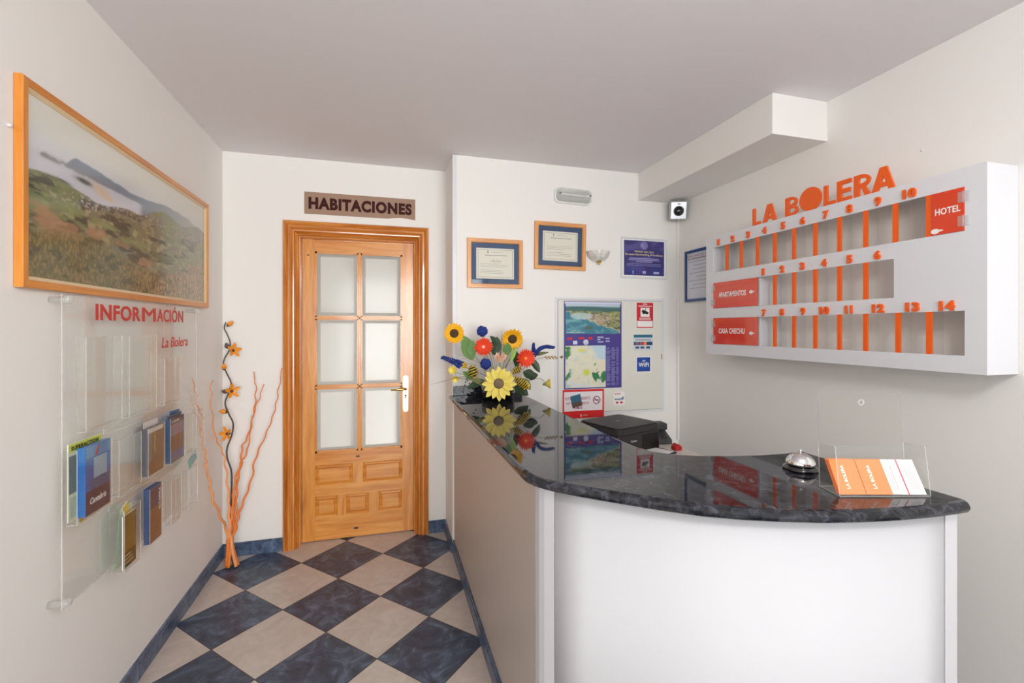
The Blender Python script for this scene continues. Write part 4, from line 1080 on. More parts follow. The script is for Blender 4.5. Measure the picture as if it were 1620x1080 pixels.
def pocket(y0, y1, z0, z1, dep, par=ib, lip=.0):
    x1 = XS+dep; t = .0025; b = MB()
    b.mi = 0; b.box((x1-t, y0, z0), (x1, y1, z1))
    b.mi = 1; b.box((XS+.0005, y0, z0), (x1-t, y0+t, z1)); b.box((XS+.0005, y1-t, z0), (x1-t, y1, z1)); b.box((XS+.0005, y0+t, z0), (x1-t, y1-t, z0+t))
    o = b.build('pocket', [M_acr, acrylic('pocket side', tint=(.975, .97, .96, 1), rough=.05, haze=.02, ior=1.6), M_acr_edge], par)
    for f in o.data.polygons:
        if f.area < .0011: f.material_index = 2
    return o
pocket(1.71, 1.912, 1.078, 1.372, .026); pocket(1.960, 2.166, 1.076, 1.370, .026); pocket(2.235, 2.395, 1.076, 1.272, .026)
PK = {}
for k, (y0, y1, z0, z1, dp) in dict(m1=(1.660, 1.842, .812, 1.035, .030), m2=(1.893, 2.045, .816, 1.011, .026), m3=(2.098, 2.238, .816, 1.008, .026), m4=(2.292, 2.440, .812, 1.011, .026), m5=(2.462, 2.600, .806, 1.000, .050),
        l1=(1.888, 1.997, .552, .766, .044), l2=(2.106, 2.212, .548, .765, .028), l3=(2.300, 2.398, .548, .738, .026), l4=(2.480, 2.588, .545, .732, .026)).items():
    pocket(y0, y1, z0, z1, dp)
# long clear shelf strips
ledged('shelf_strip', 1.850, 2.650, 1.040, 1.062, XS+.0005, XS+.003, ib)
ledged('shelf_strip', 1.880, 2.650, .772, .792, XS+.0005, XS+.003, ib)
M_red = plain('red vinyl letters', rgb(206, 48, 34), rough=.45)
b = MB()
text_into(b, 'INFOR', (XS+.0012, 1.807, 1.425), (0, 1, 0), (0, 0, 1), .287, .055, bold=.028, depth=.001); text_into(b, 'M', (XS+.0012, 2.106, 1.425), (0, 1, 0), (0, 0, 1), .106, .055, depth=.001); text_into(b, 'M', (XS+.0013, 2.110, 1.425), (0, 1, 0), (0, 0, 1), .106, .055, depth=.001); text_into(b, 'ACIÓN', (XS+.0012, 2.228, 1.425), (0, 1, 0), (0, 0, 1), .257, .068, bold=.018, depth=.001); b.build('lettering', M_red, ib, label='red INFORMACIÓN lettering')
b = MB(); text_into(b, 'La Bolera', (XS+.0012, 2.27, 1.315), (0, 1, 0), (0, 0, 1), .265, .045, bold=.003, depth=.001, shear=.25); b.build('lettering', M_red, ib, label='red slanted La Bolera lettering')

# leaflets: each leaflet a thing of its own
def leaflet(y0, y1, z0, z1, x0, x1, cov, side, label, grp=None, art=None, lean=0., cat='leaflet', name='leaflet', tilt=0.):
    M = Matrix.Translation((x0, (y0+y1)/2, z0)) @ Matrix.Rotation(lean, 4, 'X') @ Matrix.Rotation(tilt, 4, 'Y')
    w_ = (y1-y0)/2; h_ = z1-z0; th = x1-x0
    b = MB(M); b.mi = 1; b.box((0, -w_, 0), (th, w_, h_)); 
    o = b.build(name, [cov, side], None, label, cat, grp)
    for f in o.data.polygons:
        if f.normal.x > .9: f.material_index = 0
    if art: art(M, w_, h_, th, o)
    return o
def C(n_, *c, **k): return plain(n_, rgb(*c), rough=k.pop('rough', .3), **k)
M_blue = C('leaflet blue', 22, 96, 178, coat=.4); M_blues = C('leaflet spine blue', 10, 120, 204)
def art_blue(M, w, h, t, o):
    b = MB(M); b.mi = 0; b.box((t, -w*.98, h*.0), (t+.0004, w*.98, h*.34)); b.mi = 1; b.box((t, -w*.35, h*.50), (t+.0005, w*.72, h*.80)); b.mi = 2; b.box((t, -w*.95, h*.82), (t+.0004, w*.95, h*.98)); b.mi = 3; b.box((t, -w*.6, h*.34), (t+.0004, w*.98, h*.5))
    b.mi = 4; b.prism([(-w*.30, h*.83), (-w*.12, h*.83), (w*.12, h*.95), (-w*.02, h*.95)], t+.0005, t+.0008, axis='x')
    b.build('cover_print', [C('dusk purple', 74, 60, 84), C('pale sky print', 150, 176, 196), C('mid blue print', 74, 140, 190), C('slate blue print', 66, 90, 130), M_redw], o)
    b = MB(M); text_into(b, 'Cantabria', (t+.0008, -w*.7, h*.14), (0, 1, 0), (0, 0, 1), w*1.3, h*.09, bold=.01, depth=.0004, shear=.3); b.build('cover_title', M_paper, o)
x = XS+.0035
def art_mag(M, w, h, t, o):
    b = MB(M); b.mi = 0; b.box((t, -w*.96, h*.88), (t+.0003, w*.96, h*.985)); b.mi = 1; b.box((t, -w*.96, h*.35), (t+.0003, w*.9, h*.84)); b.mi = 2; b.box((t, -w*.9, h*.03), (t+.0003, w*.9, h*.3))
    b.build('cover_print', [C('lime print', 196, 206, 70), C('forest print', 66, 84, 58, noise=.4, nscale=40), C('pale green print', 170, 182, 140, noise=.3, nscale=60)], o)
    b = MB(M); text_into(b, 'SUPERACTION', (t+.0008, -w*.85, h*.905), (0, 1, 0), (0, 0, 1), w*1.6, h*.055, bold=.03, depth=.0003); b.build('cover_title', M_black, o)
leaflet(1.668, 1.838, .820, 1.052, XS+.0006, XS+.0030, C('magazine cream', 206, 212, 160), M_paper, 'lime topped magazine standing behind the blue leaflets in the left pocket', art=art_mag, cat='magazine', name='magazine')
for k in range(5):
    xx = XS+.0040+k*.0044
    leaflet(1.706, 1.838, .8195, 1.034-.001*(4-k), xx, xx+.0040, M_blue, M_blues, 'bright blue leaflet stacked behind the front one in the left pocket' if k < 4 else 'front blue leaflet with a red mark in the left pocket', 'blue leaflets stacked in the left pocket' if k < 4 else None, art_blue if k == 4 else None)
def art_brown(M, w, h, t, o):
    b = MB(M); b.mi = 0; b.box((t, -w*.97, h*.02), (t+.0003, w*.97, h*.9)); b.mi = 1; b.box((t, -w*.97, h*.9), (t+.0003, w*.97, h*.99)); b.build('cover_print', [C('umber print', 126, 98, 78, noise=.35, nscale=30), C('white print', 220, 214, 206)], o)
    b = MB(M); text_into(b, 'SANTILLANA', (t+.0007, -w*.25, h*.88), (0, 0, -1), (0, 1, 0), h*.42, w*.22, bold=.02, depth=.0003); b.build('cover_title', C('mustard print', 206, 180, 60), o)
for k in range(3):
    xx = XS+.004+k*.0058
    leaflet(2.102, 2.234, .8195, 1.004, xx, xx+.0052, C('brown leaflet', 112, 90, 76), C('leaflet edge grey', 90, 92, 108), 'brown leaflet stacked behind the yellow lettered one in the third pocket' if k < 2 else 'brown leaflet with yellow upright letters in the third pocket', 'brown leaflets stacked in the third pocket' if k < 2 else None, art_brown if k == 2 else None)
leaflet(2.106, 2.230, .822, 1.030, XS+.0010, XS+.0030, C('white leaflet', 214, 206, 200), C('leaflet dark edge', 50, 60, 84), 'white leaflet with dark edge standing behind the brown leaflets')
def art_cliff(M, w, h, t, o):
    b = MB(M); b.mi = 0; b.box((t, -w*.97, h*.60), (t+.0003, w*.97, h*.86)); b.mi = 1; b.box((t, -w*.97, h*.24), (t+.0003, w*.97, h*.60)); b.mi = 2; b.box((t, -w*.97, h*.02), (t+.0003, w*.97, h*.24)); b.build('cover_print', [C('lilac sky print', 146, 134, 150, noise=.15, nscale=20), C('town print', 130, 104, 84, noise=.4, nscale=60), C('blue water print', 96, 112, 156, noise=.2, nscale=30)], o)
    b = MB(M); text_into(b, 'COSTA', (t+.0006, -w*.8, h*.89), (0, 1, 0), (0, 0, 1), w*1.1, h*.06, bold=.02, depth=.0003); b.build('cover_title', M_paper, o)
for k in range(4):
    xx = XS+.004+k*.0047
    leaflet(2.296, 2.436, .8155, 1.006+(.014 if k == 1 else 0), xx, xx+.0042, C('dark town leaflet', 72, 74, 92), C('leaflet edge blue', 60, 92, 138), 'blue edged leaflet stacked behind the coast one in the fourth pocket' if k < 3 else 'leaflet with a coastal town picture in the fourth pocket', 'blue edged leaflets stacked in the fourth pocket' if k < 3 else None, art_cliff if k == 3 else None)
leaflet(2.33, 2.43, .83, 1.032, XS+.0014, XS+.0034, C('blue back leaflet', 30, 90, 140), M_blues, 'dark blue leaflet sticking up at the back of the fourth pocket', lean=-.05)
def art_green(M, w, h, t, o):
    b = MB(M); b.mi = 0; b.box((t, -w*.95, h*.30), (t+.0003, w*.95, h*.8)); b.mi = 1; b.box((t, -w*.95, h*.02), (t+.0003, w*.95, h*.3)); b.build('cover_print', [C('ochre grove print', 122, 100, 42, noise=.45, nscale=50), C('dark grove print', 74, 62, 34, noise=.2, nscale=50)], o)
    b = MB(M)
    for k in range(3): b.box((t+.0003, -w*.8, h*(.08+.07*k)), (t+.0006, w*(.6-.2*k), h*(.10+.07*k)))
    b.build('cover_title', C('pale cover lines', 200, 190, 150), o)
leaflet(1.900, 1.985, .5565, .742, XS+.030, XS+.034, C('olive leaflet', 110, 96, 50), M_paper, 'olive brown leaflet at the front of the lower left pocket', art=art_green)
leaflet(1.905, 1.99, .5565, .770, XS+.006, XS+.009, C('pale green leaflet', 190, 198, 178), C('green edge', 90, 150, 110), 'pale green leaflet leaning at the back of the lower left pocket', tilt=.06)
leaflet(1.930, 1.968, .735, .778, XS+.022, XS+.024, C('yellow tab', 206, 186, 84), M_paper, 'small yellow ticket on top of the lower left pocket', cat='ticket', name='ticket', lean=.4)
def art_navy(M, w, h, t, o):
    b = MB(M); b.mi = 0; b.box((t, -w*.97, h*.02), (t+.0003, w*.97, h*.62)); b.mi = 1; b.box((t, -w*.97, h*.62), (t+.0003, -w*.1, h*.98)); b.build('cover_print', [C('russet print', 132, 96, 78, noise=.35, nscale=30), C('plum print', 70, 60, 96)], o)
    b = MB(M); text_into(b, 'ALTAMIRA', (t+.0007, w*.85, h*.5), (0, 0, 1), (0, -1, 0), h*.42, w*.35, bold=.03, depth=.0003); b.build('cover_title', M_paper, o)
for k in range(4):
    xx = XS+.004+k*.0052
    leaflet(2.110, 2.208, .5515, .768, xx, xx+.0046, C('navy leaflet', 42, 58, 104), C('navy spine', 40, 74, 136), 'navy leaflet stacked behind the russet one in the lower second pocket' if k < 3 else 'navy and russet leaflet at the front of the lower second pocket', 'navy leaflets stacked in the lower second pocket' if k < 3 else None, art_navy if k == 3 else None)
leaflet(2.470, 2.56, .755, .800, XS+.030, XS+.033, C('teal card', 120, 176, 176, noise=.4, nscale=80), C('green edge', 90, 150, 110), 'small teal and green card under the rightmost middle pocket', cat='card', name='picture_card', lean=.35)
leaflet(1.722, 1.746, .795, .812, XS+.0006, XS+.0016, C('yellow tag', 226, 206, 50), M_paper, 'tiny yellow tag under the left leaflet pocket', cat='tag', name='price_tag')
leaflet(2.57, 2.65, 1.12, 1.20, XS+.0006, XS+.0009, C('translucent print', 214, 188, 176), M_paper, 'small faded print on the right edge of the acrylic board', cat='sticker', name='sticker') if False else None

# ================================================================ orange twigs and the dark flower stem in the corner
def catmull(P, k=5):
    P = [Vector(p) for p in P]; out = []
    for i in range(len(P)-1):
        p0, p1, p2, p3 = P[max(i-1, 0)], P[i], P[i+1], P[min(i+2, len(P)-1)]
        for j in range(k):
            t = j/k; out.append(.5*((2*p1)+(p2-p0)*t+(2*p0-5*p1+4*p2-p3)*t*t+(3*p1-p0-3*p2+p3)*t**3))
    out.append(P[-1]); return out
stem = [(-0.914, 3.125, 1.435), (-0.922, 3.124, 1.4), (-0.906, 3.122, 1.361), (-0.89, 3.12, 1.314), (-0.893, 3.117, 1.268), (-0.916, 3.113, 1.219), (-0.922, 3.11, 1.176), (-0.901, 3.106, 1.122), (-0.879, 3.101, 1.068), (-0.893, 3.097, 1.007), (-0.908, 3.092, 0.95), (-0.886, 3.087, 0.885), (-0.863, 3.082, 0.831), (-0.868, 3.076, 0.764), (-0.891, 3.071, 0.69), (-0.889, 3.065, 0.63), (-0.866, 3.058, 0.554), (-0.863, 3.052, 0.449), (-0.866, 3.046, 0.331), (-0.867, 3.039, 0.227), (-0.862, 3.032, 0.124), (-0.848, 3.035, 0.004)]
TW = dict(
A=[(-0.606, 3.125, 1.152), (-0.624, 3.122, 1.025), (-0.637, 3.117, 0.931), (-0.66, 3.111, 0.838), (-0.699, 3.103, 0.731), (-0.746, 3.094, 0.611), (-0.765, 3.085, 0.491), (-0.801, 3.074, 0.374), (-0.828, 3.063, 0.289), (-0.841, 3.051, 0.219), (-0.856, 3.022, 0.135), (-0.868, 3.012, 0.007)],
B=[(-0.763, 3.125, 1.132), (-0.751, 3.122, 1.029), (-0.754, 3.117, 0.936), (-0.768, 3.111, 0.843), (-0.793, 3.103, 0.737), (-0.82, 3.094, 0.679), (-0.82, 3.085, 0.589), (-0.838, 3.074, 0.486), (-0.841, 3.063, 0.382), (-0.849, 3.051, 0.251), (-0.858, 3.045, 0.129), (-0.823, 3.03, 0.007)],
C=[(-0.701, 3.1, 1.059), (-0.727, 3.093, 0.97), (-0.755, 3.085, 0.879), (-0.77, 3.078, 0.773), (-0.786, 3.07, 0.66), (-0.821, 3.062, 0.587), (-0.845, 3.050, 0.477), (-0.852, 3.035, 0.358), (-0.858, 3.025, 0.256), (-0.870, 3.015, 0.139), (-0.880, 3.024, 0.007)],
D=[(-0.925, 2.945, 1.104), (-0.925, 2.908, 1.063), (-0.925, 2.925, 0.931), (-0.92, 2.97, 0.776), (-0.903, 3.02, 0.69), (-0.889, 3.03, 0.607), (-0.877, 3.03, 0.486), (-0.868, 3.022, 0.366), (-0.863, 3.015, 0.261), (-0.850, 3.014, 0.124), (-0.829, 3.014, 0.007)],
E=[(-0.928, 2.663, 1.146), (-0.928, 2.703, 1.076), (-0.928, 2.723, 0.999), (-0.928, 2.792, 0.927), (-0.928, 2.77, 0.863), (-0.925, 2.79, 0.786), (-0.912, 2.80, 0.703), (-0.90, 2.76, 0.671), (-0.895, 2.80, 0.573), (-0.89, 2.82, 0.49), (-0.88, 2.903, 0.357), (-0.875, 3.0, 0.237), (-0.874, 3.03, 0.119), (-0.868, 3.036, 0.007)])
M_twig = plain('orange dyed willow', rgb(238, 132, 56), rough=.55, noise=.12, nscale=25)
M_twigp = plain('pale orange willow', rgb(240, 164, 108), rough=.55, noise=.1, nscale=25)
ta = thing('twig_arrangement', (-.85, 3.03, 0), 'orange curly willow twigs with one dark orange-flowered stem standing in the corner by the door', 'decoration')
for k, P in TW.items():
    Q = catmull(P, 6); n = len(Q); R_ = random.Random(ord(k))
    ph = R_.uniform(0, 6)
    pts = [q+Vector((.004*math.sin(i*1.25+ph), .004*math.cos(i*1.0+ph), 0))*(1 if 3 < i < n-8 else .15) for i, q in enumerate(Q)]
    rad = [.0028+.0072*(i/(n-1))**1.6 for i in range(n)]
    for i in range(n):
        pts[i].x = max(pts[i].x, XL+rad[i]+.001); pts[i].z = max(pts[i].z, .004)
    MB().tube(pts, rad, 8).build('willow_twig', M_twigp if k in 'DE' else M_twig, ta)
M_stem = plain('dark brown stem', rgb(78, 60, 56), rough=.6); M_pod = plain('dark pod', rgb(92, 76, 82), rough=.6)
M_opet = plain('orange petal', rgb(244, 152, 24), rough=.45, noise=.12, nscale=40)
Q = catmull(stem, 6); fs = MB().tube(Q, [.0032+.0022*i/len(Q) for i in range(len(Q))], 8).build('flower_stem', M_stem, ta, label='dark twisted stem carrying orange flowers')
def petal(b, c, d, nrm, L_, W_, cup=.15, tip=.5, n=6, base=.3):
    """leaf shaped petal from c along d, widest at about tip, bending along nrm"""
    c = Vector(c); d = Vector(d).normalized(); nrm = Vector(nrm); nrm = (nrm-d*nrm.dot(d)).normalized(); s_ = d.cross(nrm)
    rows_ = []
    for i in range(n+1):
        t = i/n; w_ = W_/2*max(.0, (math.sin(PI*min(1, t**(math.log(.5)/math.log(tip)))))**.8) if 0 < t < 1 else 0
        w_ = max(w_, W_/2*base*(1-t)) if t < .3 else w_
        p = c+d*(L_*t)+nrm*(cup*L_*math.sin(t*PI*.55)*t)
        if i == n: rows_.append([p])
        else: rows_.append([p-s_*w_+nrm*w_*.25, p, p+s_*w_+nrm*w_*.25])
    for A, B in zip(rows_, rows_[1:]):
        if len(B) == 1:
            b.face((A[0], A[1], B[0]), True); b.face((A[1], A[2], B[0]), True)
        else:
            b.face((A[0], A[1], B[1], B[0]), True); b.face((A[1], A[2], B[2], B[1]), True)
def ovoid(b, c, d, L_, r, n=12):
    b.lathe([(0, 0), (r*.6, L_*.12), (r, L_*.38), (r*.9, L_*.6), (r*.45, L_*.87), (0, L_)], c, d, n)
for c, d in (((-.906, 3.122, 1.412), (.6, -.1, .5)), ((-.918, 3.108, 1.150), (.1, -.4, .8)), ((-.895, 3.092, .898), (-.8, -.2, .2))):
    b = MB(); ovoid(b, c, d, .045, .014); b.mi = 1; b.lathe([(0, -.006), (.006, 0), (.0125, .010), (.0115, .0105), (0, .004)], c, d, 10); b.build('bud', [M_opet, M_stem], fs)
for c, d in (((-.898, 3.113, 1.275), (-.2, -.3, .8)), ((-.890, 3.097, 1.020), (-.9, -.3, .1))):
    b = MB(); ovoid(b, c, d, .04, .014); b.build('pod', M_pod, fs)
for fi, (c, f_) in enumerate((((-.875, 3.105, 1.262), (.75, -.6, .25)), ((-.878, 3.090, 1.022), (.7, -.7, .1)), ((-.882, 3.066, .775), (-.5, -.85, .1)))):
    f_ = Vector(f_).normalized(); a = f_.cross(Vector((0, 0, 1))).normalized(); u = a.cross(f_)
    fl = MB()
    for k in range(5):
        an = 2*PI*k/5+.5+fi; rd = a*math.cos(an)+u*math.sin(an)
        petal(fl, Vector(c)+f_*.006, rd+f_*.55, f_, .052, .024, cup=-.12, tip=.55)
    b = fl; b.mi = 1; b.lathe([(0, -.014), (.006, -.01), (.011, .004), (.008, .014), (0, .018)], c, f_, 12); b.build('flower', [M_opet, M_stem], fs, fix=False)

# ================================================================ flower arrangement on the counter
fa = thing('flower_arrangement', (.65, 2.64, ZC), 'artificial sunflowers, red daisies and blue flowers in a low black bowl on the granite', 'flower arrangement')
b = MB(); vc = (.66, 2.65, ZC)
b.lathe([(0, .0005), (.075, .0005), (.090, .010), (.098, .040), (.100, .075), (.094, .075), (.090, .045), (.080, .02), (0, .02)], vc, n=36); b.build('bowl', plain('black ceramic', rgb(16, 16, 17), rough=.15, coat=.5), fa)
b = MB(); b.lathe([(.088, .021), (.088, .06), (.06, .075), (0, .082)], vc, n=24); b.build('moss', plain('dark moss', rgb(58, 62, 40), rough=.9, noise=.4, nscale=60, bump=.6), fa)
M_green = plain('leaf green', rgb(104, 140, 78), rough=.5, noise=.15, nscale=30); M_dkgreen = plain('dark leaf green', rgb(44, 66, 40), rough=.5, noise=.2, nscale=30)
M_sunf = plain('sunflower yellow', rgb(246, 182, 22), rough=.5, noise=.06, nscale=40); M_disc = plain('sunflower disc', rgb(74, 52, 30), rough=.9, noise=.4, nscale=90, bump=1)
M_pale = plain('pale yellow petal', rgb(232, 210, 96), rough=.5, noise=.08, nscale=30); M_discg = plain('grey brown disc', rgb(118, 100, 78), rough=.9, noise=.3, nscale=90, bump=1)
M_rdais = plain('scarlet petal', rgb(236, 74, 40), rough=.5, noise=.08, nscale=30); M_fbl = plain('deep blue flower', rgb(30, 52, 128), rough=.8, noise=.35, nscale=60, bump=.8)
M_peach = plain('peach petal', rgb(236, 188, 158), rough=.5); M_gold = plain('golden curl', rgb(206, 164, 34), rough=.35); M_dstem = plain('dried stem', rgb(128, 112, 70), rough=.7)
root = Vector((.66, 2.65, ZC+.07))
def stem_to(p, sag=.02, r=.0018, mat=None, name='stem', par=fa):
    p = Vector(p); m_ = (root+p)/2+Vector((0, 0, sag)); r0 = root+(p-root)*.08
    r0.z = root.z
    return MB().tube(catmull([r0, (r0+m_)/2+Vector((0, 0, sag*.5)), m_, p], 4), r, 6).build(name, mat or M_green, par)
def bloom(name, c, f_, R0, npet, pw, matp, matd, rd, layers=2, cup=.1, tip=.5, dome=.3, fdir=.12):
    c = Vector(c); f_ = Vector(f_).normalized(); a = f_.cross(Vector((0, 0, 1))).normalized(); u = a.cross(f_)
    b = MB(); R_ = random.Random(sum(map(ord, name))+int(c.x*1000))
    for l in range(layers):
        for k in range(npet):
            an = 2*PI*(k+.5*l)/npet+R_.uniform(-.06, .06); rdv = a*math.cos(an)+u*math.sin(an)
            petal(b, c+rdv*rd*.7+f_*(.002*l), rdv+f_*(fdir+.22*l), f_, (R0-rd*.7)*R_.uniform(.9, 1.05)*(1-.08*l), pw, cup=cup, tip=tip)
    o = b.build(name, matp, fa, fix=False)
    b = MB(); b.lathe([(0, -.006), (rd*.9, -.003), (rd, .002), (rd*.75, rd*dome), (rd*.3, rd*dome*1.3), (0, rd*dome*1.3)], c+f_*.003, f_, 20); b.build('disc', matd, o)
    b = MB(); b.lathe([(0, -.02), (rd*.5, -.014), (rd*.95, -.004), (0, -.0035)], c, f_, 12); b.build('calyx', M_green, o)
    return o
cam_dir = Vector((-.25, -.95, 0.02))
stem_to((.391, 2.63, 1.355)); bloom('sunflower', (.391, 2.62, 1.368), (-.1, -.95, .15), .064, 17, .020, M_sunf, M_disc, .026)
stem_to((.733, 2.63, 1.325)); bloom('sunflower', (.738, 2.62, 1.335), (-.15, -.93, -.22), .070, 18, .021, M_sunf, M_disc, .028)
stem_to((.629, 2.545, 1.08), .0); bloom('pale_daisy', (.629, 2.520, 1.085), (-.18, -.95, .12), .102, 8, .034, M_pale, M_discg, .030, layers=2, tip=.5, cup=-.08)
stem_to((.558, 2.61, 1.285)); bloom('red_daisy', (.558, 2.60, 1.290), (-.15, -.95, .15), .060, 22, .011, M_rdais, M_peach, .010, layers=3, tip=.55)
stem_to((.81, 2.58, 1.215)); bloom('red_daisy', (.806, 2.575, 1.222), (.0, -.98, .05), .062, 22, .012, M_rdais, plain('orange disc', rgb(246, 148, 60), rough=.7), .010, layers=3, tip=.55)
for c in ((.559, 2.64, 1.380), (.567, 2.58, 1.193)):
    stem_to(c, r=.0015, mat=M_dstem)
    b = MB(); b.ball(c, .031, 18, (1, 1, .98)); R_ = random.Random(3)
    for i in range(70):
        z = R_.uniform(-1, 1); a_ = R_.uniform(0, 2*PI); q = math.sqrt(1-z*z); d = Vector((q*math.cos(a_), q*math.sin(a_), z)); b.ball(Vector(c)+d*.029, .0055, 6)
    b.build('blue_globe', M_fbl, fa)
def spike(path, r0, mat=M_fbl, name='blue_spike'):
    b = MB(); Q = catmull(path, 6); R_ = random.Random(5)
    b.tube(Q, .003, 6)
    for i, q in enumerate(Q):
        rr = r0*(1-.55*i/len(Q))
        for k in range(5):
            an = 2*PI*k/5+i; b.ball(q+Vector((math.cos(an)*rr*.95, math.sin(an)*rr*.8, math.sin(an+1)*rr*.95)), rr*.6, 6)
    return b.build(name, mat, fa)
stem_to((.44, 2.6, 1.18), mat=M_dstem); spike([(.425, 2.60, 1.190), (.38, 2.59, 1.212), (.318, 2.58, 1.236)], .014)
stem_to((.872, 2.62, 1.24), .0, mat=M_dkgreen); spike([(.872, 2.615, 1.235), (.866, 2.61, 1.27), (.866, 2.61, 1.305)], .012); spike([(.882, 2.60, 1.25), (.90, 2.59, 1.275), (.94, 2.59, 1.287), (.985, 2.58, 1.282)], .013)
def leaf(c, d, nrm, L_, W_, mat, name='leaf'):
    b = MB(); petal(b, c, d, nrm, L_, W_, cup=.1, tip=.45, n=8, base=.15)
    M_ = Vector(nrm).normalized()*.0008
    return b.build(name, mat, fa, fix=False)
for c, d, n_, L_, W_, m_ in (((.50, 2.63, 1.215), (-.35, -.05, .85), (-.1, -1, .2), .155, .085, M_green), ((.49, 2.62, 1.24), (.1, -.1, 1), (-.2, -1, .1), .09, .06, M_green),
    ((.63, 2.64, 1.24), (.1, 0, .6), (0, -1, .3), .11, .07, M_dkgreen), ((.66, 2.63, 1.30), (-.5, 0, .45), (0, -1, .2), .08, .035, M_dkgreen), ((.70, 2.61, 1.24), (.0, -.2, .9), (-.1, -1, 0), .08, .055, M_green), ((.72, 2.6, 1.20), (.3, -.1, 1), (.2, -1, 0), .10, .03, plain('lime leaf', rgb(150, 186, 90), rough=.5)),
    ((.755, 2.62, 1.27), (.05, 0, -1), (.3, -1, 0), .12, .05, M_dkgreen), ((.85, 2.60, 1.22), (.45, -.1, -.9), (.2, -1, 0), .10, .045, M_dkgreen), ((.85, 2.6, 1.235), (1, -.1, .1), (0, -.6, .8), .11, .03, plain('olive leaf', rgb(120, 120, 74), rough=.6)),
    ((.80, 2.6, 1.14), (.6, -.3, -.3), (0, -1, .3), .08, .06, M_dkgreen), ((.82, 2.6, 1.11), (.6, -.2, .1), (0, -1, .2), .07, .05, M_dkgreen), ((.78, 2.6, 1.10), (.5, -.2, -.6), (.1, -1, .2), .09, .06, plain('greyish leaf', rgb(110, 116, 84), rough=.6)),
    ((.56, 2.6, 1.10), (-.8, -.2, -.35), (0, -1, .4), .12, .04, M_dkgreen), ((.58, 2.6, 1.07), (-1, -.2, .35), (0, -1, .4), .13, .03, plain('olive leaf', rgb(120, 120, 74))), ((.74, 2.58, 1.06), (.5, -.3, -.4), (0, -1, .4), .10, .06, M_dkgreen), ((.50, 2.6, 1.10), (-.7, -.3, .5), (0, -1, .4), .10, .035, M_green)):
    leaf(c, d, n_, L_, W_, m_)
# peach lily
b = MB(); c = Vector((.655, 2.60, 1.20))
for k in range(6):
    an = k*PI/3; petal(b, c, (math.cos(an)*.6, -.35+math.sin(an)*.3, .75), (0, -1, .1), .065, .024, cup=.1, tip=.55)
b.build('peach_lily', M_peach, fa, fix=False); stem_to((.655, 2.60, 1.20), .0)
# golden wound cones
for c, d, R0_, L_, t_ in (((.475, 2.575, 1.185), (.35, -.2, -.8), .033, .075, 5), ((.73, 2.535, 1.115), (.75, -.2, -.6), .026, .10, 8), ((.72, 2.55, 1.14), (.8, -.2, .5), .020, .06, 5)):
    d = Vector(d).normalized(); a = d.cross(Vector((0, 1, 0))).normalized(); u = a.cross(d); pts = []
    for i in range(t_*10+1):
        t = i/(t_*10); r_ = R0_*math.sin(PI*(.12+.8*t)); pts.append(Vector(c)+d*L_*t+a*r_*math.cos(2*PI*t*t_)+u*r_*math.sin(2*PI*t*t_))
    MB().tube(pts, .0030, 6).build('golden_coil', M_gold, fa)
    b = MB(); b.lathe([(0, 0), (R0_*.7, L_*.3), (R0_*.75, L_*.6), (0, L_)], c, d, 12); b.build('coil_core', M_dkgreen, fa)
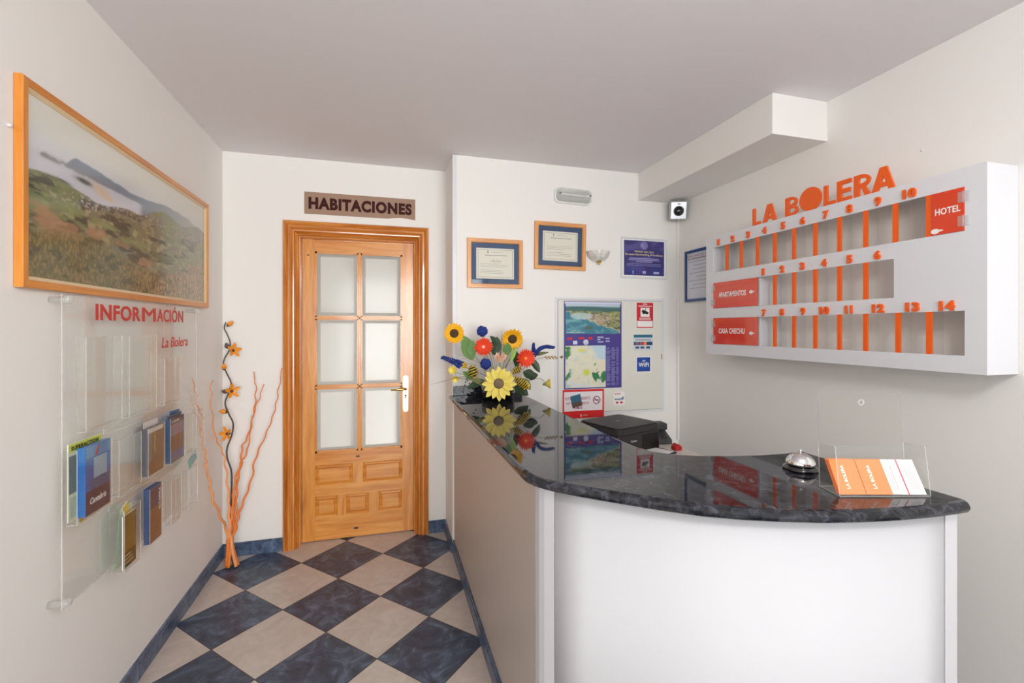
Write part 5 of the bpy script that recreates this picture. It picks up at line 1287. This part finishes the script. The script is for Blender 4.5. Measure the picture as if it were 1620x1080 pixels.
# small yellow blossoms
def small(c, f_, r_, m_=M_pale, n_=6):
    b = MB(); f_ = Vector(f_).normalized(); a = f_.cross(Vector((0, 0, 1))).normalized(); u = a.cross(f_)
    for l in range(2):
        for k in range(n_):
            an = 2*PI*(k+.5*l)/n_; petal(b, c, (a*math.cos(an)+u*math.sin(an))+f_*(.5+.6*l), f_, r_, r_*.6, cup=-.1)
    return b.build('small_blossom', m_, fa, fix=False)
small((.381, 2.60, 1.160), (-.4, -.9, .1), .030); small((.395, 2.60, 1.115), (-.2, -.8, -.5), .028); small((.792, 2.54, 1.065), (.1, -1, .2), .030); small((.445, 2.59, 1.185), (-.4, -.9, .3), .022, M_gold); small((.70, 2.57, 1.115), (.2, -1, .3), .028)
for p in ((.381, 2.61, 1.15), (.40, 2.61, 1.115)): stem_to(p, .01, .0012, M_dstem)
# side-on daisy at the right on its own bent stem
MB().tube(catmull([(.74, 2.62, 1.06), (.84, 2.60, 1.088), (.90, 2.60, 1.098), (.935, 2.60, 1.075)], 5), .0016, 6).build('stem', M_dstem, fa)
bloom('pale_daisy', (.940, 2.60, 1.062), (.85, -.35, .12), .048, 11, .018, M_pale, M_discg, .013, layers=2, cup=.25, fdir=.7)
# wheat-like ends and a dark berry on a thin stem
MB().tube(catmull([(.80, 2.62, 1.15), (.88, 2.60, 1.21), (.95, 2.60, 1.222), (1.05, 2.60, 1.222)], 5), .0012, 6).build('stem', M_dstem, fa)
b = MB()
for k in range(8): ovoid(b, (.93+k*.010, 2.60, 1.222), (.8, -.2, .5*(-1)**k), .020, .0045, 8)
b.build('dried_ear', plain('straw', rgb(176, 142, 84), rough=.7), fa)
MB().ball((1.043, 2.60, 1.223), .008, 10).build('berry', plain('brown berry', rgb(110, 62, 46), rough=.4), fa)
# fine grass blades fanning left and up
b = MB(); R_ = random.Random(11)
for k in range(26):
    an = R_.uniform(.35, 1.0)*PI if k < 18 else R_.uniform(.3, .6)*PI
    L_ = R_.uniform(.22, .42); e_ = root+Vector((math.cos(an)*L_*.95, R_.uniform(-.10, .05), abs(math.sin(an))*L_*.8+.02))
    if e_.x < .20: e_.x = .20
    m_ = (root+e_)/2+Vector((0, 0, .05))
    b.tube(catmull([root, m_, e_], 4), [.0011]*4+[.0008]*4+[.0004], 4)
gb = b.build('grass_blades', M_dstem, fa, kind='stuff')
b = MB()
for k in range(10):
    p0 = Vector((.455+.006*k*(1 if k % 2 else -.4), 2.58, 1.11-.009*k)); b.ball(p0, .0045, 6)
b.build('berry_trail', M_dkgreen, fa)
